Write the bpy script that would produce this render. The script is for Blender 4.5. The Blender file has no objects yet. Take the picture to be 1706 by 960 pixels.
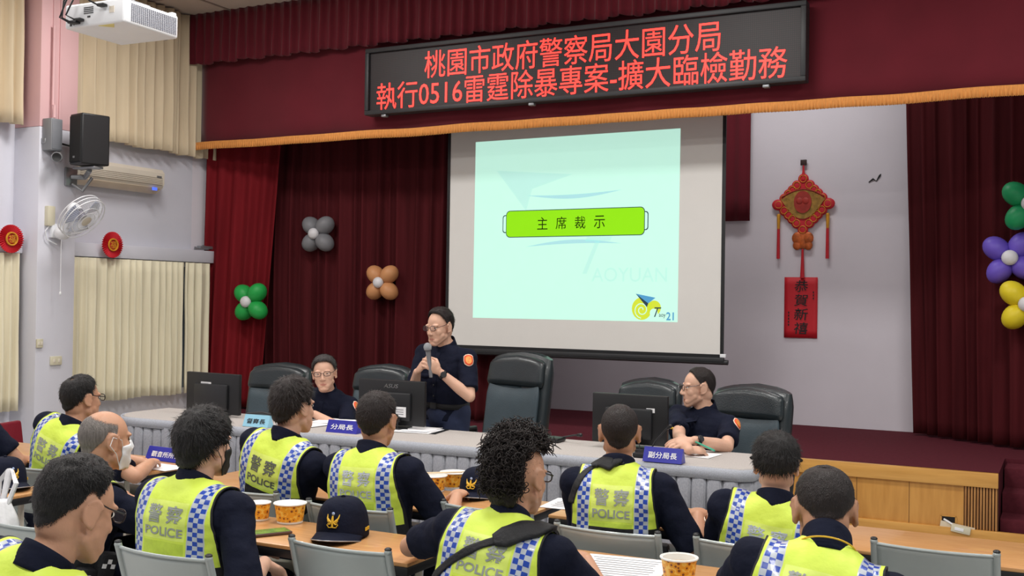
import bpy, bmesh, math, random
import numpy as np
from mathutils import Vector as V, Matrix, noise
from mathutils.bvhtree import BVHTree
random.seed(5)
SC = bpy.context.scene
COL = SC.collection
PI = math.pi
rad = math.radians

# ------------------------------------------------------------------ camera, world, lights, exposure
FPX, YAW, PITCH, ROLL, CH = 1800.0, rad(27.2), rad(.61), rad(.84), 1.65
_f = V((-math.sin(YAW)*math.cos(PITCH), math.cos(YAW)*math.cos(PITCH), math.sin(PITCH)))
_r0 = V((math.cos(YAW), math.sin(YAW), 0)); _u0 = _r0.cross(_f)
_r = _r0*math.cos(ROLL)+_u0*math.sin(ROLL); _u = _u0*math.cos(ROLL)-_r0*math.sin(ROLL)
CAM = V((0, 0, CH))
cd = bpy.data.cameras.new('camera'); cam = bpy.data.objects.new('camera', cd); COL.objects.link(cam)
cd.sensor_width = 36; cd.lens = FPX/1706*36; cd.clip_end = 100
cam.matrix_world = Matrix(((_r.x, _u.x, -_f.x, 0), (_r.y, _u.y, -_f.y, 0), (_r.z, _u.z, -_f.z, CH), (0, 0, 0, 1)))
SC.camera = cam
SC.view_settings.view_transform = 'Standard'; SC.view_settings.look = 'None'
SC.view_settings.exposure = 0.0; SC.view_settings.gamma = 1; SC.view_settings.use_curve_mapping = False
SC.cycles.use_denoising = True
SC.cycles.max_bounces = 6; SC.cycles.diffuse_bounces = 4; SC.cycles.transparent_max_bounces = 12
w = bpy.data.worlds.new('world'); SC.world = w; w.use_nodes = True
w.node_tree.nodes['Background'].inputs[0].default_value = (.93, .97, 1, 1)
w.node_tree.nodes['Background'].inputs[1].default_value = .27

def lamp(x, y, z, sx, sy, power, col=(1, .98, .95)):
    l = bpy.data.lights.new('ceiling_lamp', 'AREA'); l.shape = 'RECTANGLE'; l.size = sx; l.size_y = sy
    l.energy = power; l.color = col
    o = bpy.data.objects.new('ceiling_lamp', l); COL.objects.link(o); o.location = (x, y, z)
for lx in (-6.0, -2.6, 0.8):
    for ly in (.6, 3.4, 6.2):
        lamp(lx, ly, 4.46, 1.2, .6, 63)
lamp(-2.4, 9.5, 4.40, 1.2, .3, 24)          # unseen lamp behind the valance, added to brighten the stage wall

def ray(x, y): return _f + _r*((x-853)/FPX) - _u*((y-480)/FPX)
def at(x, y, X=None, Y=None, z=None, D=None):       # pixel -> point on a plane of the room
    d = ray(x, y)
    if D is not None: t = D
    elif X is not None: t = X/d.x
    elif Y is not None: t = Y/d.y
    else: t = (z-CH)/d.z
    return CAM + d*t

# ------------------------------------------------------------------ materials
def lin(c): return tuple(((v/255)/12.92 if v/255 <= .04045 else ((v/255+.055)/1.055)**2.4) for v in c)
MATS = {}
def mat(name, rgb, rough=.6, metal=0, var=.06, vscale=6, bump=0, bscale=60, emit=0, stretch=None, spec=.5, coat=0, sheen=0, alpha=1, trans=0):
    if name in MATS: return MATS[name]
    m = bpy.data.materials.new(name); m.use_nodes = True; nt = m.node_tree; N = nt.nodes; L = nt.links
    b = N['Principled BSDF']; c = lin(rgb)
    b.inputs['Roughness'].default_value = rough; b.inputs['Metallic'].default_value = metal
    b.inputs['Specular IOR Level'].default_value = spec
    b.inputs['Coat Weight'].default_value = coat; b.inputs['Sheen Weight'].default_value = sheen
    b.inputs['Alpha'].default_value = alpha; b.inputs['Transmission Weight'].default_value = trans
    tc = N.new('ShaderNodeTexCoord'); mp = N.new('ShaderNodeMapping'); L.new(tc.outputs['Object'], mp.inputs[0])
    if stretch: mp.inputs['Scale'].default_value = stretch
    nz = N.new('ShaderNodeTexNoise'); nz.inputs['Scale'].default_value = vscale; nz.inputs['Detail'].default_value = 4
    L.new(mp.outputs[0], nz.inputs['Vector'])
    cr = N.new('ShaderNodeValToRGB'); cr.color_ramp.elements[0].position = .3; cr.color_ramp.elements[1].position = .7
    cr.color_ramp.elements[0].color = (*[max(0, v*(1-var)) for v in c], 1)
    cr.color_ramp.elements[1].color = (*[min(1, v*(1+var)) for v in c], 1)
    L.new(nz.outputs['Fac'], cr.inputs[0]); L.new(cr.outputs[0], b.inputs['Base Color'])
    if emit:
        L.new(cr.outputs[0], b.inputs['Emission Color']); b.inputs['Emission Strength'].default_value = emit
    if bump:
        n2 = N.new('ShaderNodeTexNoise'); n2.inputs['Scale'].default_value = bscale; n2.inputs['Detail'].default_value = 3
        L.new(mp.outputs[0], n2.inputs['Vector'])
        bp = N.new('ShaderNodeBump'); bp.inputs['Strength'].default_value = bump; bp.inputs['Distance'].default_value = .01
        L.new(n2.outputs['Fac'], bp.inputs['Height']); L.new(bp.outputs[0], b.inputs['Normal'])
    MATS[name] = m
    return m

def wood(name, a, bcol, rough=.4, stretch=(1, 14, 14), coat=.2):
    m = mat(name, a, rough, vscale=4, stretch=stretch, coat=coat)
    cr = [n for n in m.node_tree.nodes if n.type == 'VALTORGB'][0]
    cr.color_ramp.elements[0].color = (*lin(bcol), 1); cr.color_ramp.elements[1].color = (*lin(a), 1)
    return m

def node_on(m, kind, **kw):
    n = m.node_tree.nodes.new(kind)
    for k, v in kw.items(): setattr(n, k, v)
    return n

# ------------------------------------------------------------------ mesh builder
class MB:
    def __init__(s): s.v = []; s.f = []; s.m = []
    def add(s, vs, fs, mi=0, M=None):
        o = len(s.v)
        s.v += [tuple(M @ V(p)) if M else tuple(p) for p in vs]
        s.f += [tuple(o+i for i in f) for f in fs]; s.m += [mi]*len(fs) if isinstance(mi, int) else list(mi)
        return s
    def bmadd(s, bm, mi=0, M=None):
        bm.verts.index_update()
        s.add([v.co.copy() for v in bm.verts], [[v.index for v in f.verts] for f in bm.faces], mi, M); bm.free(); return s
    def box(s, c, size, R=None, bev=0, mi=0, seg=2):
        bm = bmesh.new(); bmesh.ops.create_cube(bm, size=1)
        for v in bm.verts: v.co = V((v.co.x*size[0], v.co.y*size[1], v.co.z*size[2]))
        if bev: bmesh.ops.bevel(bm, geom=bm.edges[:], offset=bev, segments=seg, profile=.5, affect='EDGES')
        M = Matrix.Translation(V(c)) @ (R.to_4x4() if R else Matrix.Identity(4))
        return s.bmadd(bm, mi, M)
    def tube(s, pts, r, seg=8, closed=False, mi=0, M=None):
        pts = [V(p) for p in pts]; n = len(pts)
        rs = [r]*n if not hasattr(r, '__len__') else list(r)
        vs = []; fs = []; nrm = None
        for i, p in enumerate(pts):
            a = pts[(i-1) % n] if (closed or i > 0) else p; b = pts[(i+1) % n] if (closed or i < n-1) else p
            t = (b-a).normalized() if (b-a).length > 1e-9 else V((0, 0, 1))
            if nrm is None:
                nrm = t.orthogonal().normalized()
            nrm = (nrm - t*nrm.dot(t))
            nrm = nrm.normalized() if nrm.length > 1e-6 else t.orthogonal().normalized()
            bn = t.cross(nrm)
            for k in range(seg):
                a2 = 2*PI*k/seg; vs.append(p + (nrm*math.cos(a2)+bn*math.sin(a2))*rs[i])
        for i in range(n if closed else n-1):
            j = (i+1) % n
            for k in range(seg):
                k2 = (k+1) % seg; fs.append((i*seg+k, i*seg+k2, j*seg+k2, j*seg+k))
        if not closed:
            fs.append(tuple(range(seg-1, -1, -1))); fs.append(tuple((n-1)*seg+k for k in range(seg)))
        return s.add(vs, fs, mi, M)
    def lathe(s, prof, seg=24, M=None, mi=0, cap=True):
        vs = []; fs = []; n = len(prof)
        for r, z in prof:
            for k in range(seg):
                a = 2*PI*k/seg; vs.append((r*math.cos(a), r*math.sin(a), z))
        ms = []
        for i in range(n-1):
            for k in range(seg):
                k2 = (k+1) % seg; fs.append((i*seg+k, i*seg+k2, (i+1)*seg+k2, (i+1)*seg+k)); ms.append(mi if isinstance(mi, int) else mi[i])
        if cap:
            fs.append(tuple(range(seg-1, -1, -1))); ms.append(ms[0]); fs.append(tuple((n-1)*seg+k for k in range(seg))); ms.append(ms[-2])
        return s.add(vs, fs, ms, M)
    def ell(s, c, r, R=None, nu=20, nv=12, mi=0, M=None):
        if not hasattr(r, '__len__'): r = (r, r, r)
        vs = []; fs = []
        for j in range(1, nv):
            t = PI*j/nv
            for i in range(nu):
                a = 2*PI*i/nu
                p = V((r[0]*math.sin(t)*math.cos(a), r[1]*math.sin(t)*math.sin(a), r[2]*math.cos(t)))
                vs.append((R @ p if R else p)+V(c))
        for d in (1, -1):
            p = V((0, 0, d*r[2])); vs.append((R @ p if R else p)+V(c))
        T = len(vs)-2; B = T+1
        for j in range(nv-2):
            for i in range(nu):
                i2 = (i+1) % nu; fs.append((j*nu+i, (j+1)*nu+i, (j+1)*nu+i2, j*nu+i2))
        for i in range(nu):
            i2 = (i+1) % nu; fs.append((T, i, i2)); fs.append((B, (nv-2)*nu+i2, (nv-2)*nu+i))
        return s.add(vs, fs, mi, M)
    def cone(s, a, b, ra, rb, seg=14, mi=0, flat=False):     # rounded cone from a to b
        a = V(a); b = V(b); d = (b-a); L = d.length; d = d/L if L > 1e-9 else V((0, 0, 1))
        if flat:
            return s.tube([a, a+d*L*.33, a+d*L*.66, b], [ra, ra*.67+rb*.33, ra*.33+rb*.67, rb], seg, mi=mi)
        P = []; Rr = []
        for k in range(5): t = PI/2*k/5; P.append(a-d*ra*math.cos(t)*.999); Rr.append(max(ra*math.sin(t), ra*.08))
        P.append(a); Rr.append(ra); P.append(b); Rr.append(rb)
        for k in range(1, 6): t = PI/2*k/5; P.append(b+d*rb*math.sin(t)*.999); Rr.append(max(rb*math.cos(t), rb*.08))
        return s.tube(P, Rr, seg, mi=mi)
    def grid(s, fn, nu, nv, closeu=False, mi=0, M=None):     # fn(i,j)->point
        vs = [fn(i, j) for j in range(nv) for i in range(nu)]; fs = []; ms = []
        for j in range(nv-1):
            for i in range(nu if closeu else nu-1):
                i2 = (i+1) % nu; fs.append((j*nu+i, j*nu+i2, (j+1)*nu+i2, (j+1)*nu+i)); ms.append(mi(i, j) if callable(mi) else mi)
        return s.add(vs, fs, ms, M)
    def prism(s, poly, h, M=None, mi=0):                     # 2D outline extruded from z=0 to z=h
        n = len(poly); vs = [(x, y, 0) for x, y in poly]+[(x, y, h) for x, y in poly]
        fs = [tuple(range(n-1, -1, -1)), tuple(range(n, 2*n))]+[(i, (i+1) % n, n+(i+1) % n, n+i) for i in range(n)]
        return s.add(vs, fs, mi, M)
    def loft(s, rings, mi=0, M=None):                        # list of closed rings (equal counts), capped
        n = len(rings[0]); vs = [p for r in rings for p in r]; fs = []
        for j in range(len(rings)-1):
            for i in range(n):
                i2 = (i+1) % n; fs.append((j*n+i, j*n+i2, (j+1)*n+i2, (j+1)*n+i))
        fs.append(tuple(range(n-1, -1, -1))); fs.append(tuple((len(rings)-1)*n+i for i in range(n)))
        return s.add(vs, fs, mi, M)
    def mesh(s, name):
        me = bpy.data.meshes.new(name); me.from_pydata(s.v, [], s.f); me.polygons.foreach_set('material_index', s.m); me.update(); return me
    def out(s, name, mats, parent=None, smooth=True, angle=40, off=None, fix=True):
        if off is not None:
            o = V(off); s.v = [(p[0]-o.x, p[1]-o.y, p[2]-o.z) for p in s.v]
        me = s.mesh(name)
        if fix:
            bm = bmesh.new(); bm.from_mesh(me); bmesh.ops.recalc_face_normals(bm, faces=bm.faces[:]); bm.to_mesh(me); bm.free()
        return link(name, me, mats, parent, smooth, angle)

def link(name, me, mats, parent=None, smooth=True, angle=40):
    for m in (mats if isinstance(mats, (list, tuple)) else [mats]): me.materials.append(m)
    if smooth:
        me.polygons.foreach_set('use_smooth', [True]*len(me.polygons))
        if angle: me.set_sharp_from_angle(angle=rad(angle))
    o = bpy.data.objects.new(name, me); COL.objects.link(o)
    if parent: o.parent = parent
    return o
def tag(o, label, cat, group=None, kind=None):
    o['label'] = label; o['category'] = cat
    if group: o['group'] = group
    if kind: o['kind'] = kind
    return o
def thing(name, label, cat, loc=(0, 0, 0), rz=0, group=None):
    o = bpy.data.objects.new(name, None); o.empty_display_size = .1; COL.objects.link(o)
    o.location = loc; o.rotation_euler = (0, 0, rz)
    return tag(o, label, cat, group)
def dup(root, loc, rz, label, group=None):
    r = root.copy(); COL.objects.link(r); r.location = loc; r.rotation_euler = (0, 0, rz); r['label'] = label
    if group: r['group'] = group
    for ch in list(root.children):
        c = ch.copy(); COL.objects.link(c); c.parent = r
        for g in list(ch.children):
            d = g.copy(); COL.objects.link(d); d.parent = c
    return r
def struct(mb, name, mats, **k):
    o = mb.out(name, mats, **k); o['kind'] = 'structure'; return o
_tc = {}
TMP = bpy.data.scenes.new('workbench')           # text and remeshing are evaluated here, away from the scene
def evaluated(o):
    TMP.collection.objects.link(o); vl = TMP.view_layers[0]
    with bpy.context.temp_override(scene=TMP, view_layer=vl):
        dg = bpy.context.evaluated_depsgraph_get(); dg.update()
        return bpy.data.meshes.new_from_object(o.evaluated_get(dg))
def text2d(s, size=1.0, offset=0.0, extrude=0.0, align='CENTER'):
    """glyph outlines as (verts, faces) in the xy plane, centred"""
    key = (s, size, offset, extrude, align)
    if key in _tc: return _tc[key]
    cu = bpy.data.curves.new('t', 'FONT'); cu.body = s; cu.size = size; cu.offset = offset; cu.extrude = extrude; cu.resolution_u = 3
    cu.align_x = align; cu.align_y = 'CENTER'
    o = bpy.data.objects.new('t', cu)
    me = evaluated(o)
    vs = [v.co.copy() for v in me.vertices]; fs = [tuple(p.vertices) for p in me.polygons]
    bpy.data.objects.remove(o); bpy.data.curves.remove(cu); bpy.data.meshes.remove(me)
    _tc[key] = (vs, fs)
    return vs, fs
def fit(vs, wd=None, ht=None):
    """scale and centre glyph verts to a width and/or height"""
    x0 = min(v.x for v in vs); x1 = max(v.x for v in vs); y0 = min(v.y for v in vs); y1 = max(v.y for v in vs)
    sx = wd/(x1-x0) if wd else None; sy = ht/(y1-y0) if ht else None
    sx = sx or sy; sy = sy or sx
    return [V(((v.x-(x0+x1)/2)*sx, (v.y-(y0+y1)/2)*sy, v.z)) for v in vs]
def frame(o, ex, ey):        # matrix: local x->ex, y->ey, z->ex x ey
    ex = V(ex).normalized(); ey = (V(ey)-ex*ex.dot(V(ey))).normalized(); ez = ex.cross(ey)
    return Matrix(((ex.x, ey.x, ez.x, o[0]), (ex.y, ey.y, ez.y, o[1]), (ex.z, ey.z, ez.z, o[2]), (0, 0, 0, 1)))
def remesh(mb, voxel, smooth=2, name='b'):
    me = mb.mesh(name); o = bpy.data.objects.new(name, me)
    md = o.modifiers.new('r', 'REMESH'); md.mode = 'VOXEL'; md.voxel_size = voxel
    if smooth:
        sm = o.modifiers.new('s', 'SMOOTH'); sm.iterations = smooth; sm.factor = .5
    r = evaluated(o)
    bpy.data.objects.remove(o); bpy.data.meshes.remove(me)
    return r

# ---- shared materials
M_wall = mat('wall_white_paint', (212, 212, 222), .75, var=.03, vscale=2, bump=.05, bscale=90)
M_pink = mat('wall_pink_paint', (222, 180, 182), .75, var=.03, vscale=2)
M_back = mat('stage_wall_paint', (224, 218, 226), .8, var=.03, vscale=2, bump=.04, bscale=70)
M_ceil = mat('ceiling_panel', (205, 192, 180), .85, var=.03, vscale=3)
M_ceilg = mat('ceiling_grid', (150, 135, 125), .7)
M_floor = mat('floor_tile', (205, 203, 198), .35, var=.06, vscale=5)
M_carpet = mat('maroon_carpet', (88, 36, 45), .95, var=.12, vscale=30, bump=.2, bscale=300, spec=.1)
M_oak = wood('stage_oak_veneer', (206, 150, 74), (186, 130, 58), .45, (6, 6, .8))
M_oak2 = wood('stage_oak_edge', (214, 160, 82), (196, 142, 66), .45, (.8, 8, 8))
M_slat = wood('oak_slat', (190, 138, 78), (150, 100, 52), .5, (8, 8, .8))
M_tab = wood('table_laminate', (208, 158, 104), (186, 132, 80), .35, (2.5, 34, 30))
M_red = mat('red_velvet', (116, 26, 33), .85, var=.2, vscale=5, stretch=(1, 1, .15), spec=.1)
M_redd = mat('dark_red_velvet', (74, 25, 29), .88, var=.28, vscale=7, stretch=(1.4, 1.4, .08), spec=.08)
M_valance = mat('valance_red', (98, 24, 36), .85, var=.08, vscale=3, sheen=.2, spec=.2)
M_fringe = mat('gold_fringe', (226, 150, 76), .8, var=.14, vscale=40, stretch=(3, 3, .3), bump=.5, bscale=160)
M_beige = mat('beige_curtain', (214, 197, 168), .85, var=.06, vscale=8, stretch=(1, 1, .2), spec=.2)
M_beige2 = mat('cream_curtain', (226, 218, 192), .85, var=.05, vscale=8, stretch=(1, 1, .2), spec=.2)
M_white = mat('white_plastic', (232, 234, 238), .4, var=.02)
M_cream = mat('cream_plastic', (220, 211, 196), .45, var=.03)
M_black = mat('black_plastic', (22, 23, 26), .45, var=.1, bump=.05, bscale=300)
M_dark = mat('dark_grey_plastic', (40, 41, 44), .5, var=.08)
M_grey = mat('grey_metal', (150, 152, 156), .4, .6, var=.04)
M_steel = mat('grey_painted_steel', (172, 181, 181), .38, .15, var=.05, vscale=5, coat=.2)
M_chrome = mat('chrome', (205, 207, 210), .18, 1, var=.02)
M_leather = mat('dark_leather', (34, 42, 46), .34, var=.12, vscale=10, bump=.18, bscale=140, coat=.15)
M_leath2 = mat('grey_leather', (62, 76, 84), .5, var=.08, vscale=9, bump=.15, bscale=140)
M_paper = mat('paper_white', (240, 240, 242), .8, var=.02)
M_navy = mat('navy_cloth', (21, 25, 42), .85, var=.14, vscale=14, bump=.5, bscale=28, spec=.15)
M_navyp = mat('navy_trouser', (36, 46, 76), .8, var=.12, vscale=14, bump=.4, bscale=24)
M_blackc = mat('black_nylon', (22, 23, 27), .7, var=.15, vscale=20, bump=.4, bscale=60)
M_ink = mat('black_ink', (30, 34, 36), .7)
M_gold = mat('gold_thread', (232, 184, 48), .5, var=.1, vscale=60)
M_redlac = mat('festive_red', (200, 30, 44), .6, var=.08, vscale=20)
M_goldp = mat('festive_gold', (214, 150, 40), .5, .2, var=.12, vscale=30)

# ------------------------------------------------------------------ the room
WX, BY, SY, SZ, CZ = -8.05, 10.68, 8.37, .47, 4.5
b = MB(); b.box((-2, 3.2, -.05), (13, 11.8, .1)); fl = struct(b, 'floor', M_floor)
nt = M_floor.node_tree; bk = nt.nodes.new('ShaderNodeTexBrick'); bk.offset = 0
bk.inputs['Color1'].default_value = (*lin((206, 203, 198)), 1); bk.inputs['Color2'].default_value = (*lin((198, 196, 192)), 1)
bk.inputs['Mortar'].default_value = (*lin((150, 148, 144)), 1); bk.inputs['Scale'].default_value = 1.6; bk.inputs['Mortar Size'].default_value = .006
bk.inputs['Brick Width'].default_value = 1; bk.inputs['Row Height'].default_value = 1
tcn = [n for n in nt.nodes if n.type == 'TEX_COORD'][0]
nt.links.new(tcn.outputs['Object'], bk.inputs['Vector']); nt.links.new(bk.outputs[0], nt.nodes['Principled BSDF'].inputs['Base Color'])
b = MB()
b.box((-2, 3.6, CZ+.05), (12.6, 9.8, .1))
for i in range(11): b.box((WX+.6+i*1.2, 3.6, CZ-.002), (.025, 9.7, .012), mi=1)
for j in range(16): b.box((-2, -1+j*.62, CZ-.003), (12.5, .025, .012), mi=1)
struct(b, 'ceiling', [M_ceil, M_ceilg])
# left wall: openings are shallow recesses behind curtains; paint turns pink above 2.95
b = MB()
b.box((WX-.1, 3.6, 1.55), (.2, 9.6, 3.1)); b.box((WX-.1, 3.6, 3.8), (.2, 9.6, 1.4), mi=1)
struct(b, 'wall_left', [M_wall, M_pink])
b = MB()
b.box((WX+.145, 6.475, 1.53), (.33, .39, 3.06), bev=.008); b.box((WX+.145, 6.475, 3.78), (.33, .39, 1.44), mi=1, bev=.008)
b.box((WX+.312, 6.40, 3.75), (.02, .018, 1.5), mi=1); b.box((WX+.312, 6.47, 3.75), (.02, .012, 1.5), mi=1)
struct(b, 'pillar_left', [M_wall, M_pink])
b = MB(); b.box((WX+.06, 7.74, 2.045), (.14, 2.08, .125), bev=.006); b.box((WX+.06, 4.6, 2.045), (.14, 3.36, .125), bev=.006)
struct(b, 'trim_1', M_wall)
for i, (ya, yb) in enumerate(((6.72, 8.6), (4.6, 6.26))):
    b = MB(); yc = (ya+yb)/2
    b.box((WX+.008, yc, 1.32), (.02, yb-ya, 1.3), mi=1)
    for y in (ya+.03, yc, yb-.03): b.box((WX+.025, y, 1.32), (.035, .05, 1.3))
    for z in (.68, 1.96): b.box((WX+.025, yc, z), (.035, yb-ya, .05))
    struct(b, 'window_%d' % (i+1), [M_white, mat('window_glass', (150, 165, 175), .1, var=.03)])
b = MB(); b.box((-2.9, BY+.1, 2.4), (10.5, .2, 4.4)); struct(b, 'wall_back', M_back)
b = MB(); b.box((WX-.1, 9.56, 2.25), (.2, 2.32, 4.5)); struct(b, 'wall_stage_side', M_back)

# stage platform
XR = -.42
b = MB()
b.box(((WX+2.2)/2, (SY+BY)/2+.02, SZ/2), (2.2-WX, BY-SY-.06, SZ-.002))
struct(b, 'stage_floor', M_carpet)
b = MB()
b.box(((WX+XR)/2, SY-.012, SZ-.05), (XR-WX, .045, .104), bev=.004)
struct(b, 'trim_2', M_oak2)
b = MB()
x = at(1606, 850, Y=SY).x
b.box(((WX+x)/2, SY, .21), (x-WX, .02, .42))
k = 0
xx = x
while xx > -7.6:
    b.box((xx, SY-.011, .21), (.004, .003, .42), mi=1); xx -= .37
struct(b, 'stage_front_panel', [M_oak, mat('panel_joint', (120, 80, 36), .7)])
b = MB()
b.box(((x+XR)/2, SY+.004, .21), (XR-x, .02, .42), mi=1)
ns = 11
for i in range(ns): b.box((x+(XR-x)*(i+.6)/(ns+.2), SY-.012, .21), ((XR-x)/ns*.6, .02, .40), bev=.003)
struct(b, 'stage_slat_panel', [M_slat, mat('slat_groove', (92, 60, 30), .8)])
b = MB(); b.box(((WX+2.2)/2, SY-.02, .03), (2.2-WX, .035, .07), bev=.004); struct(b, 'baseboard_stage', M_oak2)
b = MB()
for i in range(3):
    z1 = .145*(i+1); b.box((XR+.988, SY+.06+.27*i+.7, z1/2+.006), (1.96, 1.4, z1-.012), bev=.006)
struct(b, 'stage_steps', M_carpet)
# the step recess cuts into the stage, so the platform right of the panel starts further back
so = bpy.data.objects['stage_floor']
b = MB(); b.box(((WX+XR)/2, (SY+BY)/2+.02, SZ/2), (XR-WX, BY-SY-.06, SZ-.002)); b.box(((XR+2.2)/2, (SY+.86+BY)/2, SZ/2), (2.2-XR, BY-SY-.9, SZ-.002))
old = so.data; so.data = b.mesh('stage_floor'); so.data.materials.append(M_carpet)
# ------------------------------------------------------------------ curtains and valance
def drape(path, z0, z1, amp, wl, seed, mi=0, slant=0, top_amp=.5, jit=.5, nv=14, hem=None, dens=9, bow=None):
    """pleated cloth hanging along a polyline; returns MB"""
    rnd = random.Random(seed); P = [V((p[0], p[1], 0)) for p in path]
    seg = [(P[i+1]-P[i]).length for i in range(len(P)-1)]; L = sum(seg); n = max(8, int(L/wl*dens))
    ph = []; a = 0; am = []
    for i in range(n):
        ph.append(a); a += 2*PI/dens*(1+jit*noise.noise(V((i*.11, seed*3.1, 0)))); am.append(1+.6*noise.noise(V((i*.05, seed, 5))))
    def fn(i, j):
        t = i/(n-1)*L; k = 0
        while k < len(seg)-1 and t > seg[k]: t -= seg[k]; k += 1
        d = (P[k+1]-P[k]).normalized(); nr = V((d.y, -d.x, 0)); p = P[k]+d*t
        v = j/(nv-1); z = z1+(z0-z1)*v
        s = ph[i]+slant*v*math.sin(i*.02+seed)
        A = amp*(top_amp+(1-top_amp)*v)*am[i]
        o = A*(math.sin(s)+.28*math.sin(2*s+1.3*v+seed))+.012*noise.noise(V((i*.09, v*2.4, seed)))
        q = p+nr*o+d*amp*.3*math.cos(s)
        if bow: q = q+bow(i/(n-1), v)
        zz = z+(hem(i/(n-1))*v if hem else 0)
        return V((q.x, q.y, zz))
    m = MB(); m.grid(fn, n, nv, mi=mi); return m
def solid(o, th=.006):
    md = o.modifiers.new('thickness', 'SOLIDIFY'); md.thickness = th; return o

# left stage curtain (runs from the wall in behind the screen), with tie-back swags of cloth near the wall
def bowl(u, v): return V((-.10*v*(1-u*3) if u < .33 else 0, -.05*math.sin(v*PI)*(1 if u < .3 else 0), 0))
m = drape([(-7.98, 8.72), (-7.1, 9.02), (-4.6, 9.08)], SZ+.02, 3.5, .045, .15, 3, slant=1.8, top_amp=.5, jit=1.5, nv=30, bow=bowl, dens=12)
o = m.out('stage_curtain', M_redd, angle=None, fix=False); solid(o)
tag(o, 'dark red pleated stage curtain left of the projection screen with grey, tan and green balloons', 'curtain')
m = drape([(-8.0, 8.55), (-7.62, 8.66), (-7.25, 8.78)], SZ+.02, 3.45, .04, .16, 8, slant=2.5, top_amp=.55, nv=30, dens=12, bow=lambda u, v: V((.06*(1-v)*u-.10*v*(1-u)*0-.16*v*u, 0, 0)))
o = m.out('stage_curtain_wing', M_red, angle=None, fix=False); solid(o)
tag(o, 'brighter red narrow gathered curtain wing hanging beside the left wall at the stage edge', 'curtain')
m = drape([(-1.25, 10.46), (-.82, 10.2), (-.34, 9.85), (.6, 9.5)], SZ+.02, 3.6, .04, .14, 12, slant=1.2, top_amp=.5, jit=.9, nv=24, dens=12, bow=lambda u, v: V((-.09*(1-v)*(1-u), 0, 0)))
o = m.out('stage_curtain', M_redd, angle=None, fix=False); solid(o)
tag(o, 'dark red pleated stage curtain right of the wall poster with purple and yellow balloons', 'curtain')
# narrow maroon cloth behind the screen's right edge
b = MB(); p0 = at(1195, 190, Y=10.6); p1 = at(1249, 368, Y=10.6)
b.grid(lambda i, j: V((p0.x+(p1.x-p0.x)*i/14, 10.6+.012*math.sin(i*1.1), 3.9+(p1.z-3.9)*j/6)), 15, 7)
o = b.out('wall_hanging', M_valance, angle=None, fix=False); solid(o, .01)
tag(o, 'plain maroon cloth panel hanging on the stage wall beside the right edge of the screen', 'wall hanging')
# valance
root = thing('stage_valance', 'long maroon valance across the stage top with a pleated upper ruffle and gold fringe', 'valance', (0, 0, 0))
m = drape([(-7.9, 8.36), (2.0, 8.36)], 3.17, CZ, .012, .9, 21, top_amp=.4, nv=8, dens=10, jit=.4)
o = m.out('cloth_panel', M_valance, root, angle=None, fix=False); solid(o)
m = drape([(-7.98, 8.25), (2.0, 8.25)], 3.985, CZ, .028, .105, 22, top_amp=.45, nv=8, dens=10, jit=.5, hem=lambda u: .012*math.sin(u*190))
o = m.out('ruffle', M_valance, root, angle=None, fix=False); solid(o)
b = MB(); n = 1400
b.grid(lambda i, j: V((-7.98+9.98*i/(n-1), 8.322+.006*math.sin(i*1.7)*(j > 1)+.01*noise.noise(V((i*.03, 1, 1))), [3.205, 3.185, 3.17, 3.125+.006*(i % 2)][j]+.012*noise.noise(V((i*.012, 0, 3))))), n, 4)
o = b.out('fringe', M_fringe, root, angle=None, fix=False); solid(o, .006); o['label'] = 'gold tasselled fringe'

# window curtains on the left wall
def wcurtain(ya, yb, z0, z1, x, mt, label, seed, wl=.09, amp=.028, hooks=False):
    m = drape([(x, ya), (x, yb)], z0, z1, amp, wl, seed, top_amp=.55 if hooks else .8, jit=.6, nv=12, dens=9, hem=lambda u: .008*math.sin(u*14+seed))
    o = m.out('window_curtain', mt, angle=None, fix=False); solid(o, .004)
    tag(o, label, 'curtain', None); return o
CX = WX+.115
wcurtain(4.6, 6.24, 3.06, CZ-.02, WX+.16, M_beige, 'upper beige window curtain at the left picture edge, left of the wall pillar', 1, .12, .035)
wcurtain(6.78, 8.02, 3.06, CZ-.02, WX+.14, M_beige, 'upper beige window curtain behind the hanging projector and loudspeaker', 2, .12, .035)
wcurtain(8.03, 8.62, 3.06, CZ-.02, WX+.09, M_beige, 'narrow upper beige curtain half hidden behind the maroon stage valance', 3, .12, .03)
wcurtain(4.6, 6.24, .655, 1.98, CX+.03, M_beige2, 'lower cream window curtain left of the pillar, below the left red paper rosette', 4, .085, .028, True)
wcurtain(6.75, 8.16, .66, 1.975, CX+.03, M_beige2, 'wide lower cream window curtain right of the pillar, below the wall fan', 5, .085, .028, True)
wcurtain(8.17, 8.52, .66, 1.975, CX+.03, M_beige2, 'narrow lower cream curtain beside the red stage curtain', 6, .085, .026, True)

# ------------------------------------------------------------------ LED sign
LX0, LX1, LZ0, LZ1, LY = -5.765, -1.76, 3.325, 3.935, 8.2
root = thing('led_sign', 'long black scrolling display sign with two rows of glowing red Chinese text on the valance', 'sign', ((LX0+LX1)/2, LY, LZ0))
W = LX1-LX0; Hh = LZ1-LZ0
b = MB()
for z in (.02, Hh-.02): b.box((0, .05, z), (W, .12, .04), bev=.006)
for s in (-1, 1): b.box((s*(W/2-.02), .05, Hh/2), (.04, .12, Hh-.08), bev=.004)
b.out('frame', M_dark, root)
Mled = mat('led_matrix', (38, 24, 27), .5)
nt = Mled.node_tree; vo = nt.nodes.new('ShaderNodeTexVoronoi'); vo.inputs['Scale'].default_value = 62; vo.inputs['Randomness'].default_value = 0
tcn = [n for n in nt.nodes if n.type == 'TEX_COORD'][0]; nt.links.new(tcn.outputs['Object'], vo.inputs['Vector'])
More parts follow.
